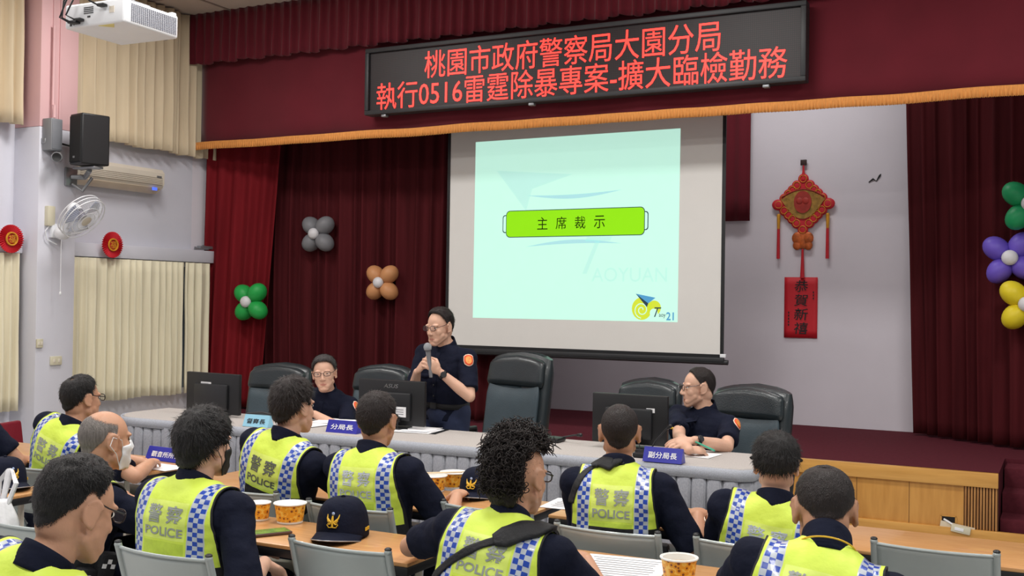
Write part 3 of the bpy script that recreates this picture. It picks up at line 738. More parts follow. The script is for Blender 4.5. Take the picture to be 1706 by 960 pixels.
# monitors (their backs face the audience)
def monitor(pl, pr, ptop, Y, label, w_, h_, logo=None, yaw=0, sticker=None):
    x = (pl.x+pr.x)/2; zb = (pl.z+pr.z)/2
    root = thing('monitor', label, 'monitor', (x, Y, TZ+.001), yaw, group='monitors on the head table')
    z0 = zb-TZ
    b = MB(); b.box((0, 0, z0+h_/2), (w_, .03, h_), bev=.006); b.out('housing', M_black, root)
    b = MB(); b.box((0, -.022, z0+h_*.42), (w_*.62, .03, h_*.62), bev=.01); b.out('rear_cover', mat('monitor_back', (30, 31, 34), .4), root)
    b = MB(); b.box((0, .016, z0+h_/2+.005), (w_*.95, .003, h_*.9)); b.out('screen', mat('monitor_glass', (12, 14, 18), .15), root)
    b = MB(); b.box((0, -.03, z0*.5+.03), (.06, .02, z0+.06), bev=.004); b.out('stand_neck', M_black, root)
    b = MB(); b.box((0, -.02, .008), (.24, .17, .014), bev=.006); b.out('stand_base', M_black, root)
    if logo:
        vs, fs = text2d(logo, 1, .01); vs = fit(vs, .105, .026)
        b = MB(); b.add([(v.x+.25*v.y, -.0162, z0+h_*.87+v.y) for v in vs], fs); o = b.out('logo', M_chrome, root, smooth=False)
    if sticker:
        b = MB(); b.box((sticker[0], sticker[3], z0+sticker[1]), (sticker[2][0], .003, sticker[2][1]), mi=0)
        for k in range(3): b.box((sticker[0]-sticker[2][0]*.08, sticker[3]-.0012, z0+sticker[1]+sticker[2][1]*(.22-.22*k)), (sticker[2][0]*.7, .002, sticker[2][1]*.07), mi=1)
        b.out('sticker', [M_paper, M_grey], root)
    for k in range(3):
        b = MB(); b.box((.02+.03*k, -.05, z0+.035), (.022, .02, .02), bev=.002, mi=k % 2); b.tube([(.02+.03*k, -.06, z0+.03), (.03+.03*k, -.075, z0-.02), (.05+.05*k, -.05, -.0+.012)], .004, 6, mi=0)
        b.out('cable', [M_black, mat('plug_blue', (40, 70, 150), .5) if k == 1 else M_dark], root)
    return root
monitor(at(312, 686, Y=5.85), at(400, 692, Y=5.85), None, 5.85, 'black monitor at the left end of the head table by the empty chair', .52, .285, None, rad(-4), (-.06, .205, (.10, .03), -.0165))
monitor(at(600, 706, Y=5.9), at(707, 710, Y=5.9), None, 5.9, 'black monitor with a silver maker logo in front of the standing speaker', .5, .29, 'ASUS', rad(2), (.09, .09, (.075, .065), -.0385))
monitor(at(990, 735, Y=5.86), at(1110, 745, Y=5.86), None, 5.86, 'black monitor with a small white sticker left of the officer with the pen', .46, .285, None, rad(0), (.13, .2, (.05, .025), -.0165))

# name plates
def nameplate(p, z, s, w_, label, rgb, ink, yaw, h_=.075):
    root = thing('name_plate', label, 'name plate', (p.x, p.y, z), yaw, group=None)
    pm = mat('plate_%d' % rgb[2], rgb, .35, var=.03, coat=.2)
    b = MB(); b.prism([(-.035, 0), (.035, 0), (.004, h_), (-.004, h_)], w_, frame((-w_/2, 0, .001), (0, 1, 0), (0, 0, 1))); b.out('tent_body', pm, root, angle=20)
    vs, fs = text2d(s, 1, .012); vs = fit(vs, w_*.74, h_*.46)
    b = MB(); b.add([(v.x, v.y, .0018) for v in vs], fs, M=frame((0, -.0205, .001+h_*.47), (1, 0, 0), (0, .031, h_))); b.out('lettering', ink, root, smooth=False)
Mwi = mat('white_ink', (240, 240, 244), .6, var=.01)
nameplate(at(430, 711, z=.8), TZ, '督察長', .2, 'light blue name plate with dark writing at the left of the head table', (150, 208, 232), M_ink, rad(2))
nameplate(at(573, 721, z=.8), TZ, '分局長', .23, 'dark blue name plate with three white characters before the smiling seated officer', (30, 34, 158), Mwi, rad(1))
nameplate(at(1106, 770, z=.8), TZ, '副分局長', .215, 'dark blue name plate with four white characters before the officer holding a pen', (30, 34, 159), Mwi, rad(0))

def sheet(name, p, z, w_, d_, yaw, label, cat='paper', n=1, lines=False, group=None, rgb=None):
    root = thing(name, label, cat, (p.x, p.y, z), yaw, group)
    for k in range(n):
        b = MB(); dx, dy = random.uniform(-.03, .03)*(n > 1), random.uniform(-.02, .02)*(n > 1)
        b.box((dx, dy, .0015+.003*k), (w_, d_, .002), Matrix.Rotation(rad(random.uniform(-6, 6)*(n > 1)), 3, 'Z')); b.out('page', mat('paper_tint', rgb, .8) if rgb else M_paper, root)
    if lines:
        b = MB()
        for k in range(11): b.box((random.uniform(-.01, .0)*w_, d_*(.40-.075*k), .0035+.003*(n-1)), (w_*random.uniform(.7, .84), .004, .0006))
        o = b.out('printed_lines', mat('print_grey', (150, 152, 158), .8), root, smooth=False)
    return root
sheet('paper_sheet', at(500, 708, z=.8), TZ+.001, .3, .21, rad(-12), 'white papers on the head table beside the light blue name plate', n=2)
sheet('paper_sheet', at(545, 706, z=.8)+V((.08, .1, 0)), TZ+.001, .42, .26, rad(8), 'white papers under the forearms of the smiling seated officer', n=3)
r = sheet('document_folder', at(688, 717, z=.8), TZ+.001, .34, .24, rad(10), 'open white document on a dark folder before the standing speaker', 'folder', n=3)
b = MB(); b.box((0, -.01, .0005), (.42, .27, .001)); b.out('cover', M_black, r)
sheet('paper_sheet', at(1140, 757, z=.8)+V((.0, .02, 0)), TZ+.001, .36, .2, rad(-6), 'white sheet behind the name plate of the officer holding a pen')

# desk microphones
def deskmic(px, py, label, h, dx, base=True, d2=.1):
    p = at(px, py, z=TZ)
    root = thing('gooseneck_microphone', label, 'microphone', (p.x, p.y, TZ+.001))
    b = MB(); b.box((0, 0, .014), (.13, .12, .026), bev=.008); b.out('base', M_black, root)
    b = MB(); b.tube([(0, .03, .02), (dx*.3, .03, h*.5), (dx*.8, .02, h*.9), (dx, 0, h)], .005, 8); b.out('gooseneck', M_dark, root)
    b = MB(); b.cone((dx*.97, .003, h*.98), (dx*1.12, -.01, h*1.05), .009, .011); b.out('capsule', M_black, root)
deskmic(920, 736, 'black gooseneck microphone lying low on the empty middle of the head table', .05, .17)
deskmic(1078, 762, 'black gooseneck microphone under the right monitor, bent toward the officer', .17, .12)
p = at(440, 697, z=.8)
root = thing('gooseneck_microphone', 'black microphone lying on the head table behind the light blue name plate', 'microphone', (p.x+.05, p.y, TZ+.001))
b = MB(); b.box((.08, .03, .012), (.12, .1, .022), bev=.008); b.out('base', M_black, root)
b = MB(); b.tube([(.05, 0, .025), (-.05, -.02, .04), (-.16, -.05, .03)], .007, 8); b.out('gooseneck', M_dark, root)
p = at(318, 689, z=.8)
root = thing('cup_lid', 'small white dish beside the left monitor on the head table', 'dish', (p.x-.06, p.y+.08, TZ+.001))
b = MB(); b.lathe([(.001, 0), (.03, 0), (.05, .03), (.046, .03), (.028, .006), (.001, .006)], 24); b.out('bowl', M_white, root)

# ------------------------------------------------------------------ executive chairs
def exec_chair(name, x, y, top, label, wd=.54, yaw=0, big=False):
    root = thing(name, label, 'chair', (x, y, 0), yaw, group='leather chairs behind the head table')
    def cushion(z0, z1, wbot, wtop, th, lean, arc, nm, m, y0=0):
        b = MB(); rings = []; nz = 14
        for k in range(nz+1):
            t = k/nz; z = z0+(z1-z0)*t; hw = (wbot*(1-t)+wtop*t)/2; e = min(1, 5*min(t, 1-t)+.25) ** .5
            zz = z+arc*0; ring = []
            for i in range(28):
                a = 2*PI*i/28; ca, sa = math.cos(a), math.sin(a)
                px_ = hw*math.copysign(abs(ca) ** .45, ca)*(.90+.10*e); py_ = th*e*math.copysign(abs(sa) ** .7, sa)
                ring.append(V((px_, y0+py_+lean*(z-z0)+.05*(px_/hw) ** 2*-1*.6, zz-(arc*(px_/hw) ** 2)*t ** 2)))
            rings.append(ring)
        b.loft(rings); return b.out(nm, m, root, angle=60)
    zt = top
    cushion(.5, zt, wd*.96, wd*.92, .075, .16, .055, 'backrest', M_leather, .26)
    cushion(.52, zt-(.27 if big else .22), wd*.78, wd*.8, .03, .16, -.035, 'back_pad', M_leath2, .195)
    cushion(zt-(.25 if big else .21), zt-.02, wd*.86, wd*.82, .05, .16, .05, 'headrest', M_leather, .2+.16*(zt-.25-.5))
    b = MB(); b.box((0, -.02, .46), (wd*.95, .5, .12), bev=.045, seg=4); b.out('seat', M_leather, root)
    for s in (-1, 1):
        b = MB(); b.tube([(s*wd*.52, .2, .44), (s*wd*.56, .2, .66), (s*wd*.56, -.18, .66), (s*wd*.54, -.2, .46)], .028, 10); b.out('armrest', M_black, root)
    b = MB(); b.tube([(0, 0, .1), (0, 0, .42)], .035, 12); b.out('column', M_chrome, root)
    for k in range(5):
        a = 2*PI*k/5+.3; b = MB(); b.tube([(0, 0, .11), (.29*math.cos(a), .29*math.sin(a), .075)], [.035, .022], 8); b.out('base_leg', M_black, root)
        b = MB(); b.lathe([(.001, -.02), (.026, -.02), (.03, 0), (.026, .02), (.001, .02)], 14, frame((.29*math.cos(a), .29*math.sin(a), .031), (-math.sin(a), math.cos(a), 0), (0, 0, 1))); b.out('caster', M_black, root)
exec_chair('executive_chair', at(446, 608, Y=6.85).x, 6.78, 1.10, 'empty black leather chair behind the left monitor', .60, rad(10))
exec_chair('executive_chair', at(614, 611, Y=6.95).x, 6.9, 1.12, 'empty black leather chair between the smiling seated officer and the standing speaker', .56, rad(5))
exec_chair('executive_chair', at(822, 590, Y=6.95).x, 6.95, 1.255, 'tallest black leather chair right behind the standing speaker', .62, rad(-12), True)
exec_chair('executive_chair', at(1062, 635, Y=6.95).x, 6.9, 1.115, 'empty black leather chair behind the right monitor', .5, rad(0))
exec_chair('executive_chair', at(1236, 640, Y=6.8).x-.03, 6.58, 1.13, 'black leather chair the officer with the pen sits in', .60, rad(-14))

# ------------------------------------------------------------------ audience tables
def table(x0, x1, y0, y1, label):
    w_, d_ = x1-x0, y1-y0
    root = thing('folding_table', label, 'table', ((x0+x1)/2, (y0+y1)/2, 0), group='wood-topped folding tables in the hall')
    b = MB(); b.box((0, 0, .733), (w_, d_, .014), bev=.003); b.out('table_top', M_tab, root)
    b = MB(); b.box((0, 0, .71), (w_, d_, .032), bev=.004); b.out('edge_band', M_black, root)
    for s in (-1, 1):
        b = MB(); x = s*(w_/2-.16)
        for t in (-1, 1): b.tube([(x, t*(d_/2-.05), 0), (x, t*(d_/2-.05), .695)], .014, 8)
        b.tube([(x, -d_/2-.02+.02, .02), (x, d_/2-.02, .02)], .014, 8); b.tube([(x, -d_/2+.05, .45), (x, d_/2-.05, .45)], .012, 8); b.out('leg', M_cream, root)
        b = MB(); b.tube([(x, d_/2-.06, .4), (x-s*.25, d_/2-.06, .69)], .01, 8); b.out('brace', M_cream, root)
    b = MB(); b.box((0, .05, .58), (w_-.4, d_*.55, .012), bev=.002); b.out('shelf', M_cream, root)
table(-3.82, -2.0, 3.14, 3.52, 'wood-topped folding table with the navy cap, phone and noodle bowl on it')
table(-1.92, .05, 3.26, 3.64, 'wood-topped folding table with a white printed sheet and orange cup, lower right')
table(-3.82, -2.02, 3.97, 4.43, 'wood-topped folding table with two noodle bowls and chopsticks before the grey skirt')
table(-1.95, .15, 4.16, 4.62, 'wood-topped folding table at the right in front of the stage panel')
table(-5.95, -4.15, 4.02, 4.48, 'wood-topped folding table at the left holding the dark blue name plate')
table(-6.0, -4.17, 3.05, 3.5, 'wood-topped folding table at the left edge with the navy cap on it')

# steel folding chairs
def fold_chair(x, y, label, yaw=0):
    root = thing('folding_chair', label, 'chair', (x, y, 0), yaw, group='grey steel folding chairs')
    W2 = .2
    for s in (-1, 1):
        b = MB(); b.tube([(s*W2, .40, .0), (s*W2, .22, .36), (s*W2, .03, .69), (s*W2, -.005, .805)], .0125, 10); b.ell((s*W2, -.006, .807), (.0135, .0135, .012), nu=10, nv=8); b.out('front_leg', M_steel, root)
        b = MB(); b.ell((s*W2, -.006, .817), (.0128, .0128, .007), nu=10, nv=6); b.out('end_cap', M_black, root)
        b = MB(); b.tube([(s*(W2-.03), .02, .0), (s*(W2-.03), .2, .3), (s*(W2-.03), .36, .44)], .0115, 10); b.out('rear_leg', M_steel, root)
    b = MB()
    def pan(i, j):
        u = i/16*2-1; t = j/10; z = .60-.02*(1-u*u)*(1-t)+.20*t
        return V((u*(W2-.006), .055-.06*t-.03*(1-u*u), z))
    b.grid(pan, 17, 11)
    o = b.out('backrest', M_steel, root, angle=None); solid(o, .003)
    b = MB(); b.tube([pan(i, 10)+V((0, 0, 0)) for i in range(17)], .006, 8); b.out('back_rail', M_steel, root)
    b = MB(); b.tube([pan(i, 0) for i in range(17)], .005, 8); b.out('lower_back_rail', M_steel, root)
    b = MB(); b.box((0, .19, .44), (.36, .36, .022), Matrix.Rotation(rad(4), 3, 'X'), .009, seg=3); b.out('seat', M_steel, root)
    for z, yy in ((.18, .31), (.12, .085)):
        b = MB(); b.tube([(-W2+.01, yy, z), (W2-.01, yy, z)], .009, 8); b.out('cross_bar', M_steel, root)
    return root
FC = fold_chair(-2.27, 3.115-.13, 'empty grey folding chair pushed in at the table with the navy cap')
# chairs are placed by the middle of the back rail
def chair(x, y, label, yaw=0): return dup(FC, (x*.9655, y*.9655, 0), yaw, label)
FC.location = (-2.19, 3.01, 0)
chair(-2.725, 2.74, 'grey folding chair under the officer wearing a black mask')
chair(-2.66, 3.72, 'grey folding chair under the short-haired officer behind the navy cap')
chair(-3.30, 3.78, 'grey folding chair under the officer whose vest has a black and silver lower back')
chair(-1.56, 3.86, 'grey folding chair under the close-cropped officer with a shoulder strap')
chair(-1.01, 3.90, 'grey folding chair under the officer right of the blue name plate')
chair(-.42, 4.18, 'empty grey folding chair at the right before the wooden stage panel')
chair(-4.65, 3.73, 'grey folding chair under the officer with black glasses at the far left table')
chair(-3.52, 2.80, 'grey folding chair under the balding officer wearing a white mask')
chair(-2.16, 4.0, 'empty grey folding chair behind the curly-haired officer, mostly hidden')
chair(-1.6, 2.70, 'grey folding chair under the curly-haired officer, below the picture edge')
chair(-.6, 2.72, 'grey folding chair under the officer with gold collar piping')
chair(-2.28, 1.62, 'grey folding chair under the officer with thin glasses at lower left')
chair(-5.22, 3.68, 'grey folding chair under the officer cut off by the left picture edge')

# ------------------------------------------------------------------ things on the tables
M_cupw = mat('cup_white', (240, 240, 236), .4, var=.02)
def cup_mat():
    m = mat('cup_print', (244, 176, 50), .45)
    nt = m.node_tree; vo = nt.nodes.new('ShaderNodeTexVoronoi'); vo.inputs['Scale'].default_value = 62
    tcn = [n for n in nt.nodes if n.type == 'TEX_COORD'][0]; nt.links.new(tcn.outputs['Object'], vo.inputs['Vector'])
    cr = nt.nodes.new('ShaderNodeValToRGB'); cr.color_ramp.interpolation = 'CONSTANT'
    cr.color_ramp.elements[0].position = 0; cr.color_ramp.elements[0].color = (*lin((140, 78, 36)), 1)
    cr.color_ramp.elements[1].position = .3; cr.color_ramp.elements[1].color = (*lin((240, 168, 44)), 1)
    e = cr.color_ramp.elements.new(.62); e.color = (*lin((250, 206, 96)), 1)
    nt.links.new(vo.outputs['Distance'], cr.inputs[0]); nt.links.new(cr.outputs[0], nt.nodes['Principled BSDF'].inputs['Base Color'])
    return m
M_cup = cup_mat()
def cup(px, py, r, h, label, group='orange printed paper bowls and cups', sticks=0, z=.741, lid=True, dxy=(0, 0)):
    p = at(px, py, z=z)+V((dxy[0], dxy[1], 0))
    root = thing('paper_bowl', label, 'paper cup', (p.x, p.y, z), random.uniform(0, 3), group)
    b = MB(); b.lathe([(.001, .004), (r*.78, .004), (r*.78, 0), (r*.80, 0), (r*.82, .008), (r*.97, h*.9), (r, h*.9), (r, h*.93), (r*.9, h*.93), (r*.76, .01), (.001, .01)], 36, mi=[1, 1, 1, 1, 0, 1, 1, 1, 1, 1]); b.out('bowl', [M_cup, M_cupw], root)
    b = MB()
    if lid: b.lathe([(.001, h*.955), (r*.9, h*.955), (r*.98, h*.95), (r*1.04, h*.96), (r*1.05, h*.92), (r*1.02, h*.90), (.001, h*.91)], 36)
    else: b.tube([(r*math.cos(2*PI*k/32), r*math.sin(2*PI*k/32), h*.93) for k in range(32)], .0035, 6, closed=True)
    b.out('lid' if lid else 'rim', M_cupw, root)
    if not lid:
        b = MB(); b.lathe([(.001, h*.7), (r*.9, h*.7), (r*.9, h*.69), (.001, h*.69)], 30); b.out('broth', mat('broth', (206, 190, 170), .2, var=.2, vscale=60), root)
    return root, p
cup(483, 870, .064, .082, 'orange noodle bowl with white lid and pink straw label beside the green phone')
cup(432, 866, .045, .075, 'smaller orange cup beside the noodle bowl, half hidden by the masked officer')
c1, p1 = cup(721, 818, .066, .078, 'nearer orange noodle bowl at the middle table with chopsticks across it')
c2, p2_ = cup(756, 812, .066, .078, 'farther orange noodle bowl at the middle table under the chopstick tips')
cup(1131, 968, .06, .082, 'orange paper cup with its open rim showing, at the bottom edge', lid=False)
for k in range(2):
    b = MB(); q0 = V((-.05, -.03+.014*k, 0)); q1 = V((.12, .07+.02*k, .006)); b.tube([q0, q1], [.0035, .0025], 6)
    o = b.out('chopstick', mat('bamboo', (222, 196, 160), .6), None); o.location = (p1.x, p1.y, .741+.082)
    tag(o, 'pale wooden chopstick resting across the two middle noodle bowls', 'chopstick', 'pair of chopsticks')
# phone
p = at(449, 890, z=.741)
root = thing('phone', 'phone with a green screen lying on the table beside the noodle bowl', 'phone', (p.x, p.y, .741), rad(-32))
b = MB(); b.box((0, 0, .006), (.082, .155, .011), bev=.004); b.out('case', mat('phone_case', (96, 70, 60), .4), root)
b = MB(); b.box((0, 0, .012), (.072, .142, .001)); b.out('screen', mat('phone_screen', (96, 138, 62), .25, var=.4, vscale=30), root)
# navy caps
def cap(px, py, yaw, label, z=.741, sc=1.0, tilt=0):
    p = at(px, py, z=z)
    root = thing('baseball_cap', label, 'cap', (p.x, p.y, z), yaw, 'navy caps with a gold eagle emblem')
    b = MB()
    def dome(i, j):
        a = 2*PI*i/36; t = j/12
        h = math.sin(t*PI/2) ** .8; rr = math.cos(t*PI/2*.985) ** .62
        fr = max(0, -math.sin(a))
        return V((.083*sc*rr*math.cos(a), (.098 if math.sin(a) > 0 else .098)*sc*rr*math.sin(a), (.028*(1-t)**2*fr*0+.004+.122*h*(1+.10*fr*(1-t)))*sc))
    b.grid(dome, 36, 13, closeu=True); o = b.out('crown', M_navy, root, angle=None); solid(o, .003)
    b = MB(); b.ell((0, .0, .128*sc), (.008, .008, .005), nu=12, nv=8); b.out('button', M_navy, root)
    b = MB()
    def brim(i, j):
        u = i/20*2-1; t = j/6; a = u*1.25
        x = .083*sc*math.sin(a)*(1+.02*t); y = -.098*sc*math.cos(a)*(1-t)+t*(-.098*sc*math.cos(a)-.072*sc*math.cos(a*.98))
        return V((x, y, (.022-.012*t-.022*abs(u)**2)*sc+.012))
    b.grid(brim, 21, 7); o = b.out('brim', M_navy, root, angle=None); solid(o, .004)
    b = MB(); b.tube([brim(i, 6) for i in range(21)], .0025, 6); o = b.out('brim_piping', M_grey, root); o['label'] = 'thin silver brim piping'
    # eagle emblem on the front
    b = MB()
    def onc(x, z):     # on the front of the crown
        best = min(((dome(i, j)-V((x, 0, z))).xz.length, i, j) for i in range(19, 36) for j in range(13)); q_ = dome(best[1], best[2]); return V((x, q_.y-.004, z))
    for s in (-1, 1):
        for k in range(4):
            b.tube([onc(s*.004, .062*sc), onc(s*(.012+.003*k), (.056+.006*k)*sc), onc(s*(.020+.001*k), (.058+.009*k)*sc)], [.003, .0032, .0012], 6)
        b.tube([onc(s*.002, .047*sc), onc(s*.014, .046*sc), onc(s*.021, .055*sc)], .0022, 6)
    b.tube([onc(0, .046*sc), onc(0, .07*sc), onc(0, .082*sc)], [.004, .005, .003], 8); b.out('eagle_emblem', M_gold, root)
    b = MB(); b.ell(onc(0, .088*sc), (.006, .003, .006), nu=12, nv=8); b.out('sun_badge', mat('badge_blue_white', (170, 190, 230), .5), root)
    b = MB()
    for k in range(3): b.box((.084*sc, -.02+.014*k, .03*sc), (.004, .01, .012))
    o = b.out('side_lettering', M_gold, root)
cap(571, 893, rad(16), 'navy police cap facing the camera on the table behind the empty chair', sc=1.18)
cap(797, 826, rad(8), 'navy police cap next to the noodle bowls, partly behind the curly hair', sc=1.05)
cap(8, 812, rad(72), 'navy police cap on the left table, cut by the picture edge', sc=1.12)
# plates and papers on the audience tables
nameplate(at(281, 768, z=.741)+V((0, 0, 0)), .741, '觀音所所長', .30, 'dark blue name plate with five white characters on the left audience table', (30, 34, 160), Mwi, rad(-4), .07)
sheet('paper_sheet', at(262, 778, z=.741), .741, .3, .16, rad(-4), 'white sheet under the dark blue name plate on the left audience table')
sheet('paper_sheet', at(1030, 952, z=.741), .741, .30, .40, rad(8), 'white sheet of printed lines beside the elbow of the curly-haired officer', lines=True)
sheet('paper_sheet', at(925, 842, z=.741)+V((.1, .05, 0)), .741, .3, .24, rad(4), 'pale sheet on the right table beside the strap-wearing officer', lines=True)
sheet('paper_sheet', at(1172, 868, z=.741)+V((.05, .08, 0)), .741, .32, .2, rad(-5), 'clear-wrapped pale paper packet between the two right-hand seated officers', rgb=(230, 214, 196))
# white plastic bag at the left
p = at(4, 890, Y=2.95)
b = MB()
def bag(i, j):
    a = 2*PI*i/40; t = j/20; r_ = .12*(math.sin(PI*(.12+.8*t)) ** .7)*(1-.45*t); r_ *= 1+.18*noise.noise(V((math.cos(a)*2, math.sin(a)*2, t*3)))+.1*noise.noise(V((math.cos(a)*7, math.sin(a)*7, t*2)))
    return V((r_*math.cos(a), r_*.8*math.sin(a), .36*t))
b.grid(bag, 40, 21, closeu=True)
root = thing('plastic_bag', 'white plastic bag at the left edge below the cap table', 'bag', (p.x, 2.95, .46))
o = b.out('bag_body', mat('bag_white', (236, 236, 240), .5, var=.03, bump=.5, bscale=30), root, angle=None); solid(o, .002)
b = MB()
for s in (-1, 1): b.tube([(s*.03, 0, .34), (s*.05, .02, .42), (s*.01, .03, .47), (0, .0, .35)], .01, 6)
b.out('handle', mat('bag_white', (236, 236, 240)), root)
b = MB(); b.box((0, 0, .0), (.4, .36, .02), bev=.008)
root = thing('stool', 'grey steel stool under the white plastic bag at the left edge', 'stool', (p.x, 2.95, 0))
b2 = MB(); b2.box((0, 0, .445), (.36, .34, .025), bev=.008); b2.out('seat', M_steel, root)
for s in (-1, 1):
    for t in (-1, 1): b2 = MB(); b2.tube([(s*.16, t*.14, 0), (s*.14, t*.12, .435)], .011, 8); b2.out('leg', M_steel, root)
# outlet hole and taped cable in the stage panel
p = at(1580, 866, Y=SY-.02)
root = thing('floor_outlet', 'taped electrical outlet hanging from a hole in the wooden stage panel', 'outlet', (p.x, SY-.012, p.z))
b = MB(); b.box((0, -.001, .0), (.085, .006, .042)); b.out('recess', mat('recess_black', (14, 12, 12), .8), root)
b = MB(); b.box((0, -.003, .024), (.105, .005, .006)); b.box((0, -.003, -.024), (.105, .005, .006))
for s in (-1, 1): b.box((s*.05, -.003, 0), (.008, .005, .05))
b.out('frame', M_oak2, root)
b = MB(); b.tube([(-.03, -.004, .0), (.0, -.02, -.012), (.03, -.02, -.03)], .007, 8); b.out('cable', M_white, root)
b = MB(); b.box((.085, -.028, -.058), (.13, .035, .05), Matrix.Rotation(rad(8), 3, 'Y'), .006); b.out('socket_body', mat('old_cream', (206, 200, 176)), root)
b = MB(); b.box((.075, -.047, -.055), (.06, .004, .022), Matrix.Rotation(rad(8), 3, 'Y'), .001); b.out('label', M_white, root)
b = MB(); b.box((.06, -.012, -.05), (.23, .004, .05), Matrix.Rotation(rad(8), 3, 'Y')); o = b.out('clear_tape', mat('tape', (214, 200, 176), .25), root)
# maroon chairs by the wall
for k, (px, py) in enumerate(((12, 722), (40, 716))):
    p = at((14, 44)[k], py, X=(-6.3, -6.75)[k])
    root = thing('red_chair', ('maroon padded chair by the left wall, nearer the picture edge', 'maroon padded chair by the left wall, closer to the pillar')[k], 'chair', (p.x, p.y, 0), rad(-75), 'maroon chairs by the left wall')
    mr = mat('maroon_vinyl', (124, 26, 44), .45, bump=.1, bscale=60)
    top = p.z+.03
    b = MB(); b.box((0, -.2, top-.16), (.44, .05, .34), Matrix.Rotation(rad(8), 3, 'X'), .022, seg=3); b.out('backrest', mr, root)
    b = MB(); b.box((0, 0, .44), (.44, .42, .07), bev=.025, seg=3); b.out('seat', mr, root)
    for s in (-1, 1):
        b = MB(); b.tube([(s*.2, -.2, 0), (s*.2, -.19, .5), (s*.2, -.22, top-.05)], .012, 8); b.out('rear_leg', M_chrome, root)
        b = MB(); b.tube([(s*.2, .18, 0), (s*.2, .18, .42)], .012, 8); b.out('front_leg', M_chrome, root)
# ------------------------------------------------------------------ people
def skin_mat(name, rgb):
    m = mat(name, rgb, .5, var=.05, vscale=18, bump=.06, bscale=180, spec=.4)
    bs = m.node_tree.nodes['Principled BSDF']; bs.inputs['Subsurface Weight'].default_value = .12; bs.inputs['Subsurface Radius'].default_value = (.012, .005, .003)
    return m
SK = [skin_mat('skin_light', (216, 172, 148)), skin_mat('skin_warm', (198, 150, 122)), skin_mat('skin_tan', (186, 138, 110))]
M_lip = mat('lips', (190, 126, 110), .5, var=.03)
M_hair = mat('hair_black', (20, 18, 19), .5, var=.3, vscale=40, stretch=(3, 3, .4), bump=.6, bscale=150, spec=.4)
M_hairb = mat('hair_dark_brown', (34, 26, 25), .5, var=.3, vscale=40, stretch=(3, 3, .4), bump=.6, bscale=150, spec=.4)
M_hairg = mat('hair_greying', (70, 66, 66), .55, var=.35, vscale=50, stretch=(3, 3, .4), bump=.6, bscale=150)
M_hairl = mat('hair_grey', (112, 106, 102), .55, var=.35, vscale=50, stretch=(3, 3, .4), bump=.5, bscale=150)
for hm in (M_hair, M_hairb, M_hairg, M_hairl):        # stubble: hair thins out along the hairline
    nt = hm.node_tree; at_ = nt.nodes.new('ShaderNodeAttribute'); at_.attribute_name = 'fade'
    nz = nt.nodes.new('ShaderNodeTexNoise'); nz.inputs['Scale'].default_value = 420; nz.inputs['Detail'].default_value = 1
    tcn = [n for n in nt.nodes if n.type == 'TEX_COORD'][0]; nt.links.new(tcn.outputs['Object'], nz.inputs['Vector'])
    ma = nt.nodes.new('ShaderNodeMath'); ma.operation = 'MULTIPLY_ADD'; ma.inputs[1].default_value = 1.25; ma.inputs[2].default_value = .08
    nt.links.new(at_.outputs['Fac'], ma.inputs[0]); mb_ = nt.nodes.new('ShaderNodeMath'); mb_.operation = 'SUBTRACT'
    nt.links.new(ma.outputs[0], mb_.inputs[0]); nt.links.new(nz.outputs['Fac'], mb_.inputs[1])
    mc_ = nt.nodes.new('ShaderNodeMath'); mc_.operation = 'MULTIPLY'; mc_.inputs[1].default_value = 5; mc_.use_clamp = True
    nt.links.new(mb_.outputs[0], mc_.inputs[0]); nt.links.new(mc_.outputs[0], nt.nodes['Principled BSDF'].inputs['Alpha'])
M_eyew = mat('eye_white', (226, 222, 216), .25, var=.01); M_eyed = mat('eye_dark', (24, 18, 16), .2)
M_yel = mat('vest_yellow', (216, 240, 84), .55, var=.05, vscale=10, bump=.35, bscale=26)
M_yel2 = mat('vest_yellow_patch', (226, 246, 116), .4, var=.04, vscale=10, bump=.2, bscale=30)
M_yeld = mat('vest_yellow_lower', (196, 222, 74), .6, var=.05, vscale=90)
M_chb = mat('checker_blue', (32, 72, 176), .3, var=.15, vscale=30, coat=.4)
M_chs = mat('checker_silver', (190, 198, 208), .28, var=.08, vscale=30, coat=.4)
M_silv = mat('reflective_silver', (150, 156, 150), .35, var=.1, vscale=20, coat=.3)
M_text = mat('vest_letter_silver', (158, 164, 158), .4, var=.06, vscale=60)
M_pipe = mat('vest_piping', (20, 22, 24), .7)
M_frame = mat('glasses_black', (18, 18, 20), .3)
M_frameg = mat('glasses_wire', (44, 34, 36), .3, .3)
M_lens = mat('glasses_lens', (235, 238, 245), .02, alpha=.05, var=0)
M_shoe = mat('black_shoe', (16, 16, 18), .35)

def sstep(a, b, x):
    t = max(0, min(1, (x-a)/(b-a))); return t*t*(3-2*t)
def pl(x, tab):
    for (a, va), (c, vc) in zip(tab, tab[1:]):
        if x <= c: return va+(vc-va)*max(0, min(1, (x-a)/(c-a)))
    return tab[-1][1]

